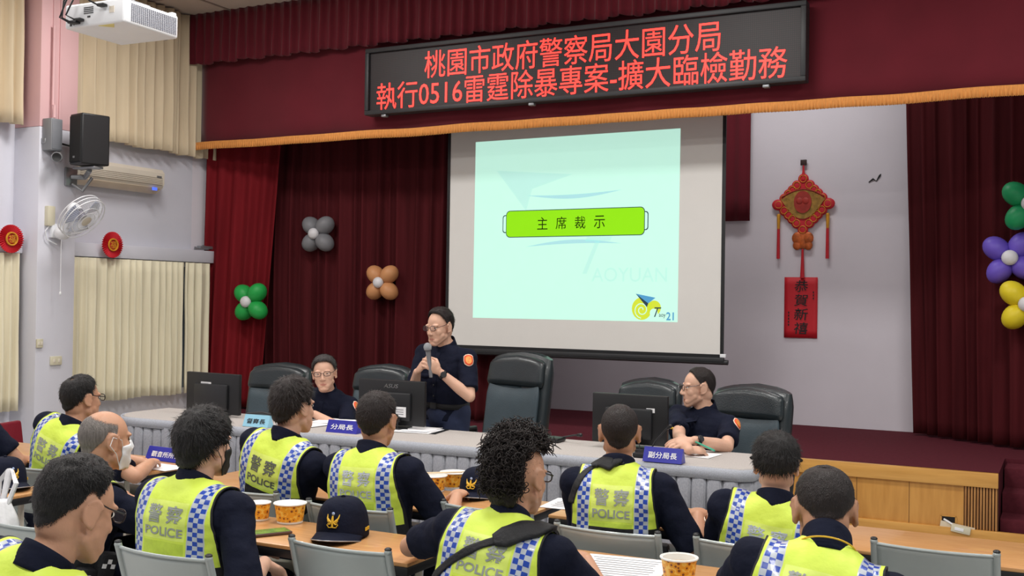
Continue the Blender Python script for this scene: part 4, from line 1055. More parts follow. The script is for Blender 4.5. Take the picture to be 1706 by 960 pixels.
def hand_prims(m, wrist, d, nrm, side, curl=.5, spread=1, grip=False):
    """five-fingered hand: d = direction of the fingers, nrm = back of the hand, side +1 right"""
    d = V(d).normalized(); nrm = (V(nrm)-d*d.dot(V(nrm))).normalized(); lat = d.cross(nrm)*side     # lat: towards the little finger
    W_ = V(wrist)
    R = Matrix((lat, d, nrm)).transposed()
    m.ell(W_+d*.05, (.040, .052, .0165), R, 16, 10); m.ell(W_+d*.02, (.031, .036, .018), R, 14, 8)
    L = (.074, .082, .076, .060)
    for k in range(4):
        x = (-.030+.020*k); base = W_+d*(.088-.004*abs(k-1.2))+lat*x
        fd = (d+lat*(k-1.5)*.05*spread).normalized(); ang = 0; p = base-fd*.012; r = .0092-.0006*(k == 3)
        segs = (.46, .30, .24)
        for q in range(3):
            ang += curl*(.95, 1.05, .75)[q]
            dd = (fd*math.cos(ang)-nrm*math.sin(ang)).normalized(); p2 = p+dd*(L[k]*segs[q]+(.012 if q == 0 else 0))
            m.cone(p, p2, r, r*.92, 10); p = p2; r *= .94
    tb = W_+d*.028-lat*.028-nrm*.006
    td = (-lat*.75+d*.62-nrm*(.35+.5*curl)).normalized(); t1 = tb+td*.042; td2 = (-lat*(.30-.7*curl*grip)+d*.85-nrm*(.25+.5*curl)).normalized(); t2 = t1+td2*.030; t3 = t2+(td2+d*.1+lat*.35*curl).normalized()*.024
    m.cone(tb, t1, .0145, .0115, 10); m.cone(t1, t2, .0112, .0102, 10); m.cone(t2, t3, .0102, .0085, 10)

def ik(S, W_, a, b, pole):
    S, W_ = V(S), V(W_); d = W_-S; D = d.length; dn = d.normalized()
    if D > (a+b)*.995: k = D/((a+b)*.995); a, b = a*k, b*k
    x = (a*a-b*b+D*D)/(2*D); h = math.sqrt(max(0, a*a-x*x)); pv = V(pole)-dn*dn.dot(V(pole)); pv.normalize()
    return S+dn*x+pv*h

def person(label, hip, top, yaw=0, hyaw=0, hpitch=0, htilt=0, hs=1.0, skin=0, hair=None, arms=None, vest=None, glasses=None, mask=None,
           standing=False, wide=1.0, voxel=.0052, face=False, collar=None, floor_z=0, patch=False, patches=None, ears=.6, text=True, chub=1.0, colh=0, lift=0):
    hip = V(hip); loc = V((hip.x, hip.y, 0)); root = thing('person', label, 'person', loc)
    ex = V((math.cos(yaw), math.sin(yaw), 0)); fw = V((-math.sin(yaw), math.cos(yaw), 0))
    # head frame: yaw is absolute about z, pitch down positive
    Rh = Matrix.Rotation(hyaw, 3, 'Z') @ Matrix.Rotation(-hpitch, 3, 'X') @ Matrix.Rotation(htilt, 3, 'Y')
    hup = Rh @ V((0, 0, 1)); Hc = V(top)-V((0, 0, .125*hs))
    if hpitch > .2: Hc = V(top)-hup*.118*hs-V((0, 0, .004))
    def Hh(p): return Hc+Rh @ (V(p)*hs)
    nb = Hh((0, -.040, -.105))+V((0, 0, -.012+lift))-fw*.012          # neck base
    ez = (nb-hip); Lz = ez.length; ez.normalize(); k = Lz/.515
    exx = (ex-ez*ex.dot(ez)).normalized(); ey = ez.cross(exx)
    def T(p): return hip+exx*p[0]*wide+ey*p[1]*chub+ez*p[2]*k
    def Tn(p): return V(((p-hip).dot(exx)/wide, (p-hip).dot(ey)/chub, (p-hip).dot(ez)/k))
    # ---- arms
    A = []
    for sd in (1, -1):
        S = T((sd*.178, .005, .425)); spec = (arms or {}).get(sd, {})
        Wr = V(spec['w']) if 'w' in spec else T((sd*.14, .36, .14))
        pole = spec.get('pole', exx*sd*.8-ez*.9-ey*.3)
        E_ = ik(S, Wr, .29, .245, pole); A.append((sd, S, E_, Wr, spec))
    # ---- body: one continuous skin surface
    m = MB()
    def H_ell(c, r, R=None): m.ell(Hh(c), tuple(v*hs for v in r), Rh @ R if R else Rh, 28, 18)
    def H_cone(a, c, ra, rb): m.cone(Hh(a), Hh(c), ra*hs, rb*hs, 12)
    H_ell((0, -.012, .030), (.0745, .094, .088))
    H_ell((0, .032, -.040), (.060, .058, .070)); H_ell((0, .020, -.01), (.066, .066, .07))
    H_ell((0, .060, -.096), (.027, .022, .020)); H_ell((0, -.032, -.028), (.060, .060, .066))
    for s in (-1, 1):
        H_ell((s*.034, .051, -.022), (.027, .028, .030)); H_cone((s*.047, .002, -.055), (s*.016, .064, -.097), .0205, .018); H_cone((s*.043, .028, -.045), (s*.022, .066, -.076), .023, .02)
        H_ell((s*.030, .0705, .026), (.026, .014, .009))
        if face:
            H_ell((s*.031, .0735, .0165), (.017, .011, .0065)); H_ell((s*.031, .0735, .0015), (.015, .0105, .006))
        H_ell((s*.013, .093, -.031), (.009, .011, .008))
        # ear
        eR = Matrix.Rotation(s*rad(-24*ears), 3, 'Z')
        H_ell((s*.0785, -.012, .002), (.0075, .020, .032), eR); H_ell((s*.076, -.005, -.024), (.007, .011, .013), eR)
        for q in range(9):
            a0, a1 = rad(-60+28*q), rad(-60+28*(q+1))
            f_ = lambda a: V((s*.0845, 0, 0))+eR @ V((0, -.012-.022*math.sin(a)*1.0, .004+.030*math.cos(a)))
            H_cone(f_(a0), f_(a1), .0058, .0058)
    H_cone((0, .080, .018), (0, .100, -.026), .0075, .0125); H_ell((0, .096, -.032), (.011, .012, .009))
    H_ell((0, .0805, -.0605), (.024, .0080, .0050)); H_ell((0, .0785, -.0695), (.020, .0085, .0055)); H_ell((0, .068, -.064), (.034, .017, .022))
    m.cone(T((0, .0, .47)), Hh((0, -.02, -.06)), .058, .052*hs, 20); m.cone(T((0, -.005, .44)), T((0, 0, .50)), .085, .06, 18)
    m.ell(T((0, 0, .33)), (.13, .075, .14), Matrix((exx, ey, ez)).transposed(), 20, 14); m.ell(T((0, 0, .12)), (.12, .075, .16), Matrix((exx, ey, ez)).transposed(), 20, 14)
    legs = []
    for sd, S, E_, Wr, spec in A:
        m.cone(S, E_, .044, .037, 16); m.cone(T((sd*.06, 0, .40)), S, .05, .045, 12)
        mid = E_.lerp(Wr, .35); m.cone(E_, mid, .0365, .0385, 16); m.cone(mid, Wr, .0385, .0255, 16)
        fd = V(spec['fd']) if 'fd' in spec else V(((Wr-E_).x, (Wr-E_).y, (Wr-E_).z*.12)).normalized(); nr = V(spec.get('n', V((0, 0, 1))))
        hand_prims(m, Wr+fd.normalized()*.012, fd, nr, sd, spec.get('curl', .45), 1, spec.get('grip', False))
        hp = hip+exx*sd*.095
        if standing: kn = hp+V((0, 0, -hip.z*.47))+fw*.02; an = V((hp.x, hp.y, .08))-fw*.02
        else: kn = hp+fw*.40+V((0, 0, .02)); an = V((kn.x, kn.y, .08))-fw*.06
        legs.append((sd, hp, kn, an))
        m.cone(hp, kn, .06, .045, 12); m.cone(kn, an, .045, .032, 12); m.cone(an, an+fw*.14-V((0, 0, .04)), .03, .026, 10)
    me = remesh(m, voxel, 2 if face else 4, 'body')
    for v in me.vertices: v.co -= loc
    # lips get their own colour
    Ri = Rh.transposed(); mi = []
    if face:
        for p in me.polygons:
            q = (Ri @ (V(p.center)+loc-Hc))/hs
            mi.append(1 if (abs(q.x) < .0245 and q.y > .06 and abs(q.z+.0655) < .0078*(1-(q.x/.025)**2)) else 0)
        me.polygons.foreach_set('material_index', mi)
    body = link('body', me, [SK[skin], M_lip], root, angle=None)
    bvh_b = BVHTree.FromPolygons([v.co+loc for v in me.vertices], [tuple(p.vertices) for p in me.polygons])
    # ---- shirt
    m = MB(); rings = []
    prof = [(-.06, .15, .115, .12), (.0, .168, .118, .125), (.10, .165, .125, .115), (.20, .168, .125, .11), (.30, .184, .122, .115), (.37, .196, .112, .118), (.42, .2, .098, .108), (.455, .18, .082, .095), (.48, .135, .072, .082), (.50, .095, .066, .07), (.515, .066, .062, .060), (.53, .055, .054, .05)]
    for z, hx, yf, yb in prof:
        ring = []
        for i in range(40):
            a = 2*PI*i/40; ca, sa = math.cos(a), math.sin(a)
            ring.append(T((hx*math.copysign(abs(ca) ** .8, ca), (yf if sa > 0 else yb)*math.copysign(abs(sa) ** .85, sa), z)))
        rings.append(ring)
    m.loft(rings)
    for sd, S, E_, Wr, spec in A:
        sl_ = spec.get('sleeve', .78)
        m.cone(T((sd*.12, 0, .41)), S, .082, .07, 18); m.ell(S-exx*sd*.005, .068, None, 18, 12)
        he = S.lerp(E_, sl_); m.cone(S, he, .064, .061, 20, flat=True)
    me = remesh(m, .0075, 4, 'shirt')
    nn_ = [v.normal.copy() for v in me.vertices]; cc_ = [v.co.copy() for v in me.vertices]
    fold_ = [c_+n_*(noise.noise(c_*9)*.006+noise.noise(c_*22)*.0035+noise.noise(V((c_.x*12, c_.y*12, c_.z*34)))*.0025) for c_, n_ in zip(cc_, nn_)]
    me.vertices.foreach_set('co', [q for c_ in fold_ for q in c_])
    sv = [Tn(v.co) for v in me.vertices]; sf = [tuple(p.vertices) for p in me.polygons]
    bvh = BVHTree.FromPolygons(sv, sf); bvw = BVHTree.FromPolygons([v.co.copy() for v in me.vertices], sf)
    for v in me.vertices: v.co -= loc
    link('shirt', me, M_navy, root, angle=None)
    # ---- collar
    m = MB(); cn = (Hh((0, -.02, -.06))-T((0, 0, .47))).normalized(); cc = T((0, -.004, .505))
    cf = (ey-cn*ey.dot(cn)).normalized(); cx_ = cf.cross(cn)
    def col(i, j):
        a = 2*PI*i/48; t = j/6; rr = .069-.006*t; back = .5-.5*math.sin(a)
        return cc+cx_*rr*1.04*math.cos(a)+cf*(rr*1.02*math.sin(a))+cn*(-.022+(.040+.026*back+colh*back)*t)
    m.grid(col, 48, 7, closeu=True)
    o = m.out('collar', collar if collar else M_navy, root, angle=None, off=loc); solid(o, .006)
    if collar == 'piped': pass
    if face:     # open pointed collar leaves in front
        for s in (-1, 1):
            m = MB(); a0 = cc+cf*.060+cx_*s*.012-cn*.004; a1 = cc+cf*.052+cx_*s*.05+cn*.012; a2 = cc+cf*.085+cx_*s*.055-cn*.05
            m.add([a0, a1, a2, a0-cf*.01, a1-cf*.01, a2-cf*.012], [(0, 1, 2), (5, 4, 3), (0, 3, 4, 1), (1, 4, 5, 2), (2, 5, 3, 0)])
            m.out('collar_leaf', M_navy, root, angle=20, off=loc)
    # ---- trousers, shoes
    m = MB()
    m.ell(hip+V((0, 0, .0)), (.165, .13, .10), Matrix((ex, fw, V((0, 0, 1)))).transposed(), 20, 14)
    if standing: m.cone(T((0, 0, .03)), hip-V((0, 0, .02)), .128, .13, 20)
    for sd, hp, kn, an in legs:
        if standing: m.cone(hp, kn, .098, .075, 18); m.cone(kn, an, .075, .062, 18, flat=True)
        else: m.cone(hp, kn, .088, .068, 18); m.cone(kn, an+V((0, 0, .01)), .066, .056, 18)
    me = remesh(m, .011, 3, 'trousers')
    for v in me.vertices: v.co -= loc
    link('trousers', me, M_navyp if standing else M_navy, root, angle=None)
    for sd, hp, kn, an in legs:
        m = MB(); rg = []
        for t in range(9):
            u = t/8; y = -.08+.27*u; w_ = .042*math.sin(PI*(.12+.76*u)) ** .5; h_ = .085-.045*sstep(.3, .7, u)
            if t in (0, 8): w_ *= .6; h_ *= .7
            c0_ = V((an.x, an.y, floor_z))+fw*y
            rg.append([c0_+ex*w_*math.copysign(abs(math.cos(a)) ** .6, math.cos(a))+V((0, 0, h_/2+h_/2*math.copysign(abs(math.sin(a)) ** .6, math.sin(a)))) for a in [2*PI*i/16 for i in range(16)]])
        m.loft(rg); m.out('shoe', M_shoe, root, off=loc)
    # ---- hair
    if hair: make_hair(root, loc, Hc, Rh, hs, hair, bvh_b)
    # ---- glasses
    if glasses:
        gm = M_frame if glasses == 'black' else M_frameg; rw = .0024 if glasses == 'black' else .0020
        g = MB()
        for s in (-1, 1):
            pts = [Hh((s*.034+.0235*math.copysign(abs(math.cos(a)) ** .7, math.cos(a)), .099-.10*abs(s*.034+.0235*math.cos(a))*.25, .009+.0165*math.copysign(abs(math.sin(a)) ** .75, math.sin(a)))) for a in [2*PI*i/24 for i in range(24)]]
            g.tube(pts, rw, 6, closed=True)
            g.tube([Hh((s*.058, .092, .014)), Hh((s*.069, .085, .015)), Hh((s*.0775, .03, .022)), Hh((s*.080, -.004, .031)), Hh((s*.079, -.030, .020))], rw, 6)
        g.tube([Hh((-.011, .098, .013)), Hh((0, .1005, .016)), Hh((.011, .098, .013))], rw, 6)
        go = g.out('glasses', gm, root, off=loc)
        for s in (-1, 1):
            g = MB(); g.add([Hh((s*.034+.0225*math.copysign(abs(math.cos(a)) ** .7, math.cos(a)), .098-.10*abs(s*.034+.0225*math.cos(a))*.25, .009+.0155*math.copysign(abs(math.sin(a)) ** .75, math.sin(a)))) for a in [2*PI*i/24 for i in range(24)]], [tuple(range(24))])
            g.out('lens', M_lens, go, smooth=False, off=loc)
    # ---- eyes and brows
    for s in (-1, 1):
        g = MB(); cen = (s*.031, .0715, .0088); R_ = .0105
        def eye(i, j):
            a = PI*i/16; t = PI*(j/12)
            return Hh((cen[0]-R_*1.25*math.cos(a)*math.sin(t), cen[1]+R_*math.sin(a)*math.sin(t), cen[2]+R_*.9*math.cos(t)))
        g.grid(eye, 17, 13, mi=lambda i, j: 1 if abs(i-7.5) < 2.6 and abs(j-5.5) < 4 else 0); g.out('eye', [M_eyew, M_eyed], root, off=loc)
        g = MB(); g.tube([Hh((s*.011, .0885, .0285)), Hh((s*.030, .0865, .034)), Hh((s*.052, .073, .029))], [.0030, .0042, .002], 6); g.out('eyebrow', M_hairg if hair and hair.get('m') is M_hairg else M_hair, root, off=loc)
    # ---- face mask
    if mask:
        g = MB(); cA = Hh((0, -.01, -.05))
        def mk(i, j):
            a = rad(-66+132*i/28); e = -.016-.088*j/12+.018*(1-abs(i/14-1))*(1-j/12)-.006*(1-abs(i/14-1))*(j/12)
            d = Rh @ V((math.sin(a), math.cos(a), 0)); o_ = Hh((0, .0, e)); h = bvh_b.ray_cast(o_+d*.3, -d)
            p_ = h[0] if h[0] is not None else o_+d*.07*hs
            r_ = min(max((p_-o_).dot(d), .058*hs), .112*hs)
            return o_+d*(r_+.005)
        g.grid(mk, 29, 13); o = g.out('face_mask', mat('mask_'+mask, (232, 236, 240) if mask == 'white' else (22, 23, 26), .7, var=.02), root, angle=None, off=loc); solid(o, .003)
        for s in (0, 28):
            sg = 1 if s else -1; lp = MB()
            lp.tube([mk(s, 0), Hh((sg*.082, .02, .012)), Hh((sg*.090, -.02, .026)), Hh((sg*.094, -.034, -.004)), Hh((sg*.080, .0, -.04)), mk(s, 11)], .0016, 5); lp.out('ear_loop', mat('mask_'+mask, (232, 236, 240)), o, off=loc)
    # ---- hi-vis vest wrapped over the shirt
    info = dict(root=root, loc=loc, T=T, Tn=Tn, Hh=Hh, bvw=bvw, bvb=bvh_b, arms=A, exx=exx, ey=ey, ez=ez, k=k)
    if vest:
        prof_c = {}
        C0 = (0, -.005, .30)
        def column(x):
            key = round(x, 4)
            if key in prof_c: return prof_c[key]
            pts = []
            for q in range(150):
                al = rad(-85-45)+rad(355-45-15)*q/149*0+0
            al0, al1 = rad(250), rad(40)      # direction angle in the y-z plane: back-down, over the top, front
            for q in range(140):
                al = al0+(al1-al0)*q/139; d = V((0, math.cos(al), math.sin(al))); o_ = V((x, C0[1], C0[2] if abs(x) < .13 else C0[2]+.05))
                h = bvh.ray_cast(o_+d*.7, -d)
                if h[0] is None: p_ = o_+d*.1
                else:
                    p_ = h[0]
                pts.append(V((x, p_.y, p_.z)))
            # smooth
            for _ in range(3): pts = [pts[0]]+[(pts[i-1]+pts[i]*2+pts[i+1])/4 for i in range(1, len(pts)-1)]+[pts[-1]]
            top_i = max(range(len(pts)), key=lambda i: pts[i].z)
            s_ = [0.0]*len(pts)
            for i in range(top_i-1, -1, -1): s_[i] = s_[i+1]+(pts[i]-pts[i+1]).length
            for i in range(top_i+1, len(pts)): s_[i] = s_[i-1]-(pts[i]-pts[i-1]).length
            prof_c[key] = (pts, s_); return prof_c[key]
        def colS(x, s):
            pts, s_ = column(x)
            lo, hi = 0, len(s_)-1        # s_ decreasing with index
            if s >= s_[0]: return pts[0]+(pts[0]-pts[1]).normalized()*(s-s_[0])
            if s <= s_[-1]: return pts[-1]
            while hi-lo > 1:
                mid = (lo+hi)//2
                if s_[mid] > s: lo = mid
                else: hi = mid
            t = (s_[lo]-s)/max(1e-9, s_[lo]-s_[hi]); return pts[lo].lerp(pts[hi], t)
        GX, GS = .004, .00433; NX = 46
        slen = vest.get('len', .33); band = vest.get('band', .10); s0 = -.30
        NS = int((slen+band-s0)/GS); cols = {}
        def s_at(x, zz):
            pts, s_ = column(x)
            for i in range(len(pts)-1):
                if pts[i].z <= zz <= pts[i+1].z and s_[i] > 0: return s_[i]
            return s_[0]
        sref = s_at(.10, .30)
        for ix in range(-NX, NX+1):
            x = ix*GX; ds = s_at(x, .30)-sref; cols[ix] = [colS(x, s0+GS*j+ds*(sstep(-.05, .12, s0+GS*j))) for j in range(NS+1)]
        for _ in range(3):      # smooth sideways to bridge shirt folds
            new = {}
            for ix in cols:
                if abs(ix) == NX: new[ix] = cols[ix]; continue
                new[ix] = [V((p.x, (a.y+p.y*2+c.y)/4, (a.z+p.z*2+c.z)/4)) for a, p, c in zip(cols[ix-1], cols[ix], cols[ix+1])]
            cols = new
        def P(x, s, off):
            fx = max(-NX, min(NX-1e-6, x/GX)); i0 = math.floor(fx); t = fx-i0
            fj = max(0, min(NS-1e-6, (s-s0)/GS)); j0 = int(fj); u = fj-j0
            a = cols[i0][j0].lerp(cols[i0][j0+1], u); c = cols[min(i0+1, NX)][j0].lerp(cols[min(i0+1, NX)][j0+1], u); p = a.lerp(c, t)
            i1 = max(-NX+2, min(NX-2, i0)); j1 = max(2, min(NS-2, j0))
            n = (cols[i1+2][j1]-cols[i1-2][j1]).cross(cols[i1][j1+2]-cols[i1][j1-2]); n.normalize()
            if n.dot(p-V((p.x*.5, C0[1], C0[2]))) < 0: n = -n
            return p+n*off
        info['P'] = P
        def outw(s):      # outer half width
            return pl(s, [(-.3, .156), (-.1, .156), (0, .160), (.06, .156), (.13, .156), (.22, .168), (.30, .174), (.5, .174)])
        def neck(s):      # half width of the neck opening
            return pl(s, [(-.3, .0), (-.16, .03), (-.05, .072), (.0, .064), (.012, .055), (.021, .038), (.028, .020), (.032, .0), (.6, 0)])
        sc, sw = .116, .026     # stripe centre and half width
        # columns follow the stripe borders so every edge stays clean
        br = [None]*9+[.083, .0875, sc-sw]+[sc-sw+.003]+[sc-sw+.003+(2*sw-.006)*q/9 for q in range(1, 10)]+[sc+sw]
        def xs(s):
            n_, o_ = neck(s), outw(s)
            return [n_+(.083-n_)*q/9 for q in range(9)]+br[9:]+[sc+sw+(o_-.006-sc-sw)*q/3 for q in (1, 2, 3)]+[o_]
        def cat(ci, s):
            # ci: 0-8 centre, 9-10 margin, 11 border, 12-20 checks, 21 border, 22-24 outer, 25 piping
            stripe = 11 <= ci <= 21
            if s > slen and not (stripe and s < slen+band*.86):
                return 4 if s < slen+vest.get('blk', .055) else (5 if vest.get('silver', True) else 4)
            if ci == 25: return 4
            if ci in (11, 21): return 3
            if stripe: return 2 if ((ci-12)//3+int((s-s0)/GS+.01)//4) % 2 else 3
            if .122 < s < .262 and ci < 9: return 1
            if s > .272 and ci < 9: return 6
            return 0
        g = MB(); idx = {}; nc = len(xs(0))
        def off_(x, s): return .010+.003*noise.noise(V((x*12, s*12, hip.x)))+.0012*noise.noise(V((x*40, s*30, hip.x)))
        for sd in (-1, 1):
            rows = []
            for j in range(NS+1):
                s = s0+GS*j; row = []
                for ci, x in enumerate(xs(s)):
                    if ci == 0 and neck(s) == 0 and ('c', j) in idx: row.append(idx[('c', j)]); continue
                    row.append(len(g.v)); g.v.append(tuple(T(P(sd*x, s, off_(sd*x, s)))-loc))
                    if ci == 0 and neck(s) == 0: idx[('c', j)] = row[0]
                rows.append(row)
            for j in range(NS):
                for ci in range(nc-1):
                    q = (rows[j][ci], rows[j][ci+1], rows[j+1][ci+1], rows[j+1][ci])
                    g.f.append(q if sd > 0 else q[::-1]); g.m.append(cat(ci, s0+GS*(j+.5)))
        o = g.out('reflective_vest', [M_yel, M_yel2, M_chb, M_chs, M_blackc if vest.get('dark', True) else M_pipe, M_silv, M_yeld], root, angle=None)
        md = o.modifiers.new('thickness', 'SOLIDIFY'); md.thickness = .006; md.offset = 0
        # silver lettering on the back
        tm = vest.get('tm', M_text)
        g = MB()
        def put(sx, xc, s_c, wd, ht, off):
            vs, fs = text2d(sx, 1, off); vs = fit(vs, wd, ht)
            g.add([T(P(xc+v.x, s_c-v.y, off_(xc+v.x, s_c-v.y)+.0048)) for v in vs], fs)
        put('警', -.040, .168, .062, .066, .014); put('察', .040, .168, .062, .066, .014)
        put('POLICE', 0, .232, .150, .034, .022)
        if text: g.out('lettering', tm, o, smooth=False, off=loc, fix=False)
        # clear side: black duty-belt pouches with checker tape
        if vest.get('pouches'):
            for sd in ((1,) if vest['pouches'] == 'r' else (1, -1)):
                for q, (zz, yy) in enumerate(((.06, -.02), (.14, .05), (.02, .07))):
                    g = MB(); c_ = T((sd*.19, yy, zz)); Rm = Matrix((exx*sd, ey, ez)).transposed()
                    g.box(c_, (.05, .075, .10), Rm, .012); 
                    for u_ in range(3):
                        for w_ in range(2):
                            g.box(c_+exx*sd*.0255+ey*((u_-1)*.018)+ez*(.02-.018*w_), (.002, .017, .017), Rm, 0, 1 if (u_+w_) % 2 else 0)
                    g.out('pouch', [M_blackc, M_paper], root, off=loc)
    # ---- shoulder patch
    for sd, pz in (patches or []):
        S, E_ = [(a[1], a[2]) for a in A if a[0] == sd][0]
        ua = (E_-S).normalized(); outd = (exx*sd-ua*ua.dot(exx*sd)).normalized()
        outd = (outd*math.cos(rad(pz))+ua.cross(outd)*math.sin(rad(pz))).normalized(); c_ = S+ua*.055; lat = ua.cross(outd)
        for nm, sc_, of, mt in (('shoulder_patch', 1, .006, mat('patch_orange', (236, 84, 44), .6, var=.04)), ('patch_centre', .62, .0085, mat('patch_gold', (250, 150, 70), .6, var=.3, vscale=90))):
            g = MB(); out_ = [(-.031, .034), (-.018, .043), (0, .045), (.018, .043), (.031, .034), (.034, .0), (.029, -.025), (.014, -.040), (0, -.045), (-.014, -.040), (-.029, -.025), (-.034, 0)]
            def prj(x, y, e):
                o_ = c_+lat*x-ua*y; h = bvw.ray_cast(o_+outd*.2, -outd); return (h[0] if h[0] is not None else o_+outd*.06)+outd*e
            for rr, mi_ in (((1.0, 1) if sc_ == 1 else (1.0, 0)), (.88, 0)):
                n = len(out_); vs = [prj(0, 0, of+.001*(mi_ == 0))]+[prj(x*sc_*rr*.5, y*sc_*rr*.5, of+.001*(mi_ == 0)) for x, y in out_]+[prj(x*sc_*rr, y*sc_*rr, of+.001*(mi_ == 0)) for x, y in out_]
                fs = [(0, 1+i, 1+(i+1) % n) for i in range(n)]+[(1+i, 1+n+i, 1+n+(i+1) % n, 1+(i+1) % n) for i in range(n)]; g.add(vs, fs, mi_)
            if sc_ == 1: po = g.out(nm, [mt, mat('patch_edge', (244, 214, 190), .6)], root, off=loc, angle=None); solid(po, .003)
            else:
                o2 = g.out(nm, [mt], po, off=loc, angle=None)
    return info

def make_hair(root, loc, Hc, Rh, hs, h, bvh):
    """h: m material, T crown thickness, lines: hairline elevation by azimuth, extra shape options"""
    line = h.get('line', [(0, 44), (35, 40), (52, 26), (70, 14), (84, -14), (92, 2), (104, 4), (118, -22), (150, -46), (180, -52)])
    Tk = h.get('T', .018); fade = h.get('fade', 16); back = h.get('back', .012); jag = h.get('jag', .0)
    c = V((0, -.012, .030)); r = V((.0745, .094, .088))
    def shape(az, el):           # az 0 = front, degrees; returns (point, amount)
        a = rad(az); e = rad(el); d = V((math.sin(a)*math.cos(e), math.cos(a)*math.cos(e), math.sin(e)))
        rz = r.z if el > 0 else .108; rr = 1/math.sqrt((d.x/r.x)**2+(d.y/r.y)**2+(d.z/rz)**2)
        lb = pl(abs(az), line)+jag*noise.noise(V((math.cos(a)*5, math.sin(a)*5, h.get('seed', 1))))*8
        am = sstep(lb-2, lb+fade, el)
        tt = back+(Tk-back)*sstep(-10, 60, el)
        if 'fn' in h: tt, am = h['fn'](az, el, tt, am)
        tt *= 1-.6*math.exp(-((abs(az)-97)/20)**2)*(1-sstep(8, 34, el))
        tt *= 1+.22*noise.noise(d*5+V((h.get('seed', 1), 0, 0)))+.12*noise.noise(d*13)
        hit = bvh.ray_cast(Hc+Rh @ (c*hs), Rh @ d)
        ear = abs(abs(az)-97) < 14 and el < 12
        rb = min((hit[3]/hs) if hit[0] is not None else rr, rr*1.16+.002) if not ear else min((hit[3]/hs) if hit[0] is not None else rr, rr*1.02)
        q = sstep(0, 1, am)
        return c+d*(rb-(.004 if am <= .001 else -.0006)+tt*q), am, d
    m = MB(); nu, nv = 110, 64; FA = []
    def gp(i, j):
        p_, am_, d_ = shape(-180+360*i/nu, -74+163.5*j/(nv-1)); FA.append(am_); return Hc+Rh @ (p_*hs)
    m.grid(gp, nu, nv, closeu=True)
    rnd = random.Random(h.get('seed', 1)); n = h.get('n', 5200); L = h.get('L', .022)
    for q in range(n):
        az = rnd.uniform(-180, 180); el = math.degrees(math.asin(rnd.uniform(-.75, 1)))
        p, am, d = shape(az, el)
        if am < rnd.uniform(.1, .75): continue
        # comb direction: away from the crown swirl
        sw = V((.012, -.055, .11)); g = (p-sw); t = (g-d*d.dot(g)).normalized()
        fl = h.get('flow', 0)
        if fl: t = (t*(1-fl)+V((0, 1, -.15))*fl); t = (t-d*d.dot(t)).normalized()
        t = (t+V((rnd.gauss(0, .22), rnd.gauss(0, .22), rnd.gauss(0, .22)))).normalized()
        lift = h.get('lift', .22)*rnd.uniform(.4, 1.3); l = L*rnd.uniform(.6, 1.25)*(.25+.75*am*am); wv = d.cross(t)*h.get('w', .0011)
        p0 = p-d*.003; p1 = p0+(t*(1-lift)+d*lift)*l*.55; p2 = p1+(t*(1-lift*.3)-d*.05)*l*.5
        o = len(m.v); m.v += [tuple(Hc+Rh @ (x*hs)) for x in (p0-wv, p0+wv, p1+wv*.8, p1-wv*.8, p2)]
        m.f += [(o, o+1, o+2, o+3), (o+3, o+2, o+4)]; m.m += [0, 0]
    for cu in range(h.get('curls', 0)):
        az = rnd.uniform(-180, 180); el = math.degrees(math.asin(rnd.uniform(-.55, 1))); p, am, d = shape(az, el)
        if am < .6: continue
        t = d.orthogonal().normalized(); bn = d.cross(t); R_ = rnd.uniform(.005, .011); ph = rnd.uniform(0, 6.3); dr = (d*rnd.uniform(.6, 1)+V((rnd.gauss(0, .3), rnd.gauss(0, .3), rnd.gauss(-.1, .4)))).normalized(); ln = rnd.uniform(.015, .04)*h.get('cl', 1)
        pts = [p-d*.006+dr*ln*s/13+(t*math.cos(ph+s*.8)+bn*math.sin(ph+s*.8))*R_*min(1, s/3) for s in range(14)]
        m.tube([Hc+Rh @ (x*hs) for x in pts], [.0018]*12+[.0012, .0005], 4)
    FA += [1.0]*(len(m.v)-len(FA))
    o = m.out('hair', h.get('m', M_hair), root, angle=None, off=loc, fix=False)
    o.data.attributes.new('fade', 'FLOAT', 'POINT').data.foreach_set('value', FA)
#@@CAST
def hat(x, y, D): return at(x, y, D=D)
short = dict(m=M_hair, T=.016, back=.008, fade=22, seed=1, L=.018)
# --- officials at the head table
sp = person('standing officer in navy uniform speaking into a microphone held in both hands',
    at(742, 684, D=7.30), hat(733, 515, 7.22), yaw=PI-.12, hyaw=PI-.24, hpitch=.14, hs=1.0, skin=0, standing=True, voxel=.0042, face=True, glasses='wire',
    hair=dict(m=M_hairb, T=.022, back=.007, fade=14, seed=3, L=.02, flow=.0, line=[(0, 46), (30, 44), (46, 38), (66, 18), (84, -12), (92, 2), (104, 6), (118, -22), (150, -46), (180, -52)]),
    arms={1: dict(w=at(695, 620, D=7.06), fd=at(711, 599, D=6.97)-at(695, 620, D=7.06), n=V((-.75, -.55, .1)), curl=.75, grip=True, pole=V((-.5, .5, -.8)), sleeve=.82),
          -1: dict(w=at(734, 621, D=7.00), fd=at(713, 604, D=6.95)-at(734, 621, D=7.0), n=V((.5, -.85, .3)), curl=.72, grip=True, pole=V((.75, .45, -.7)), sleeve=.82)}, patches=[(-1, 52)])
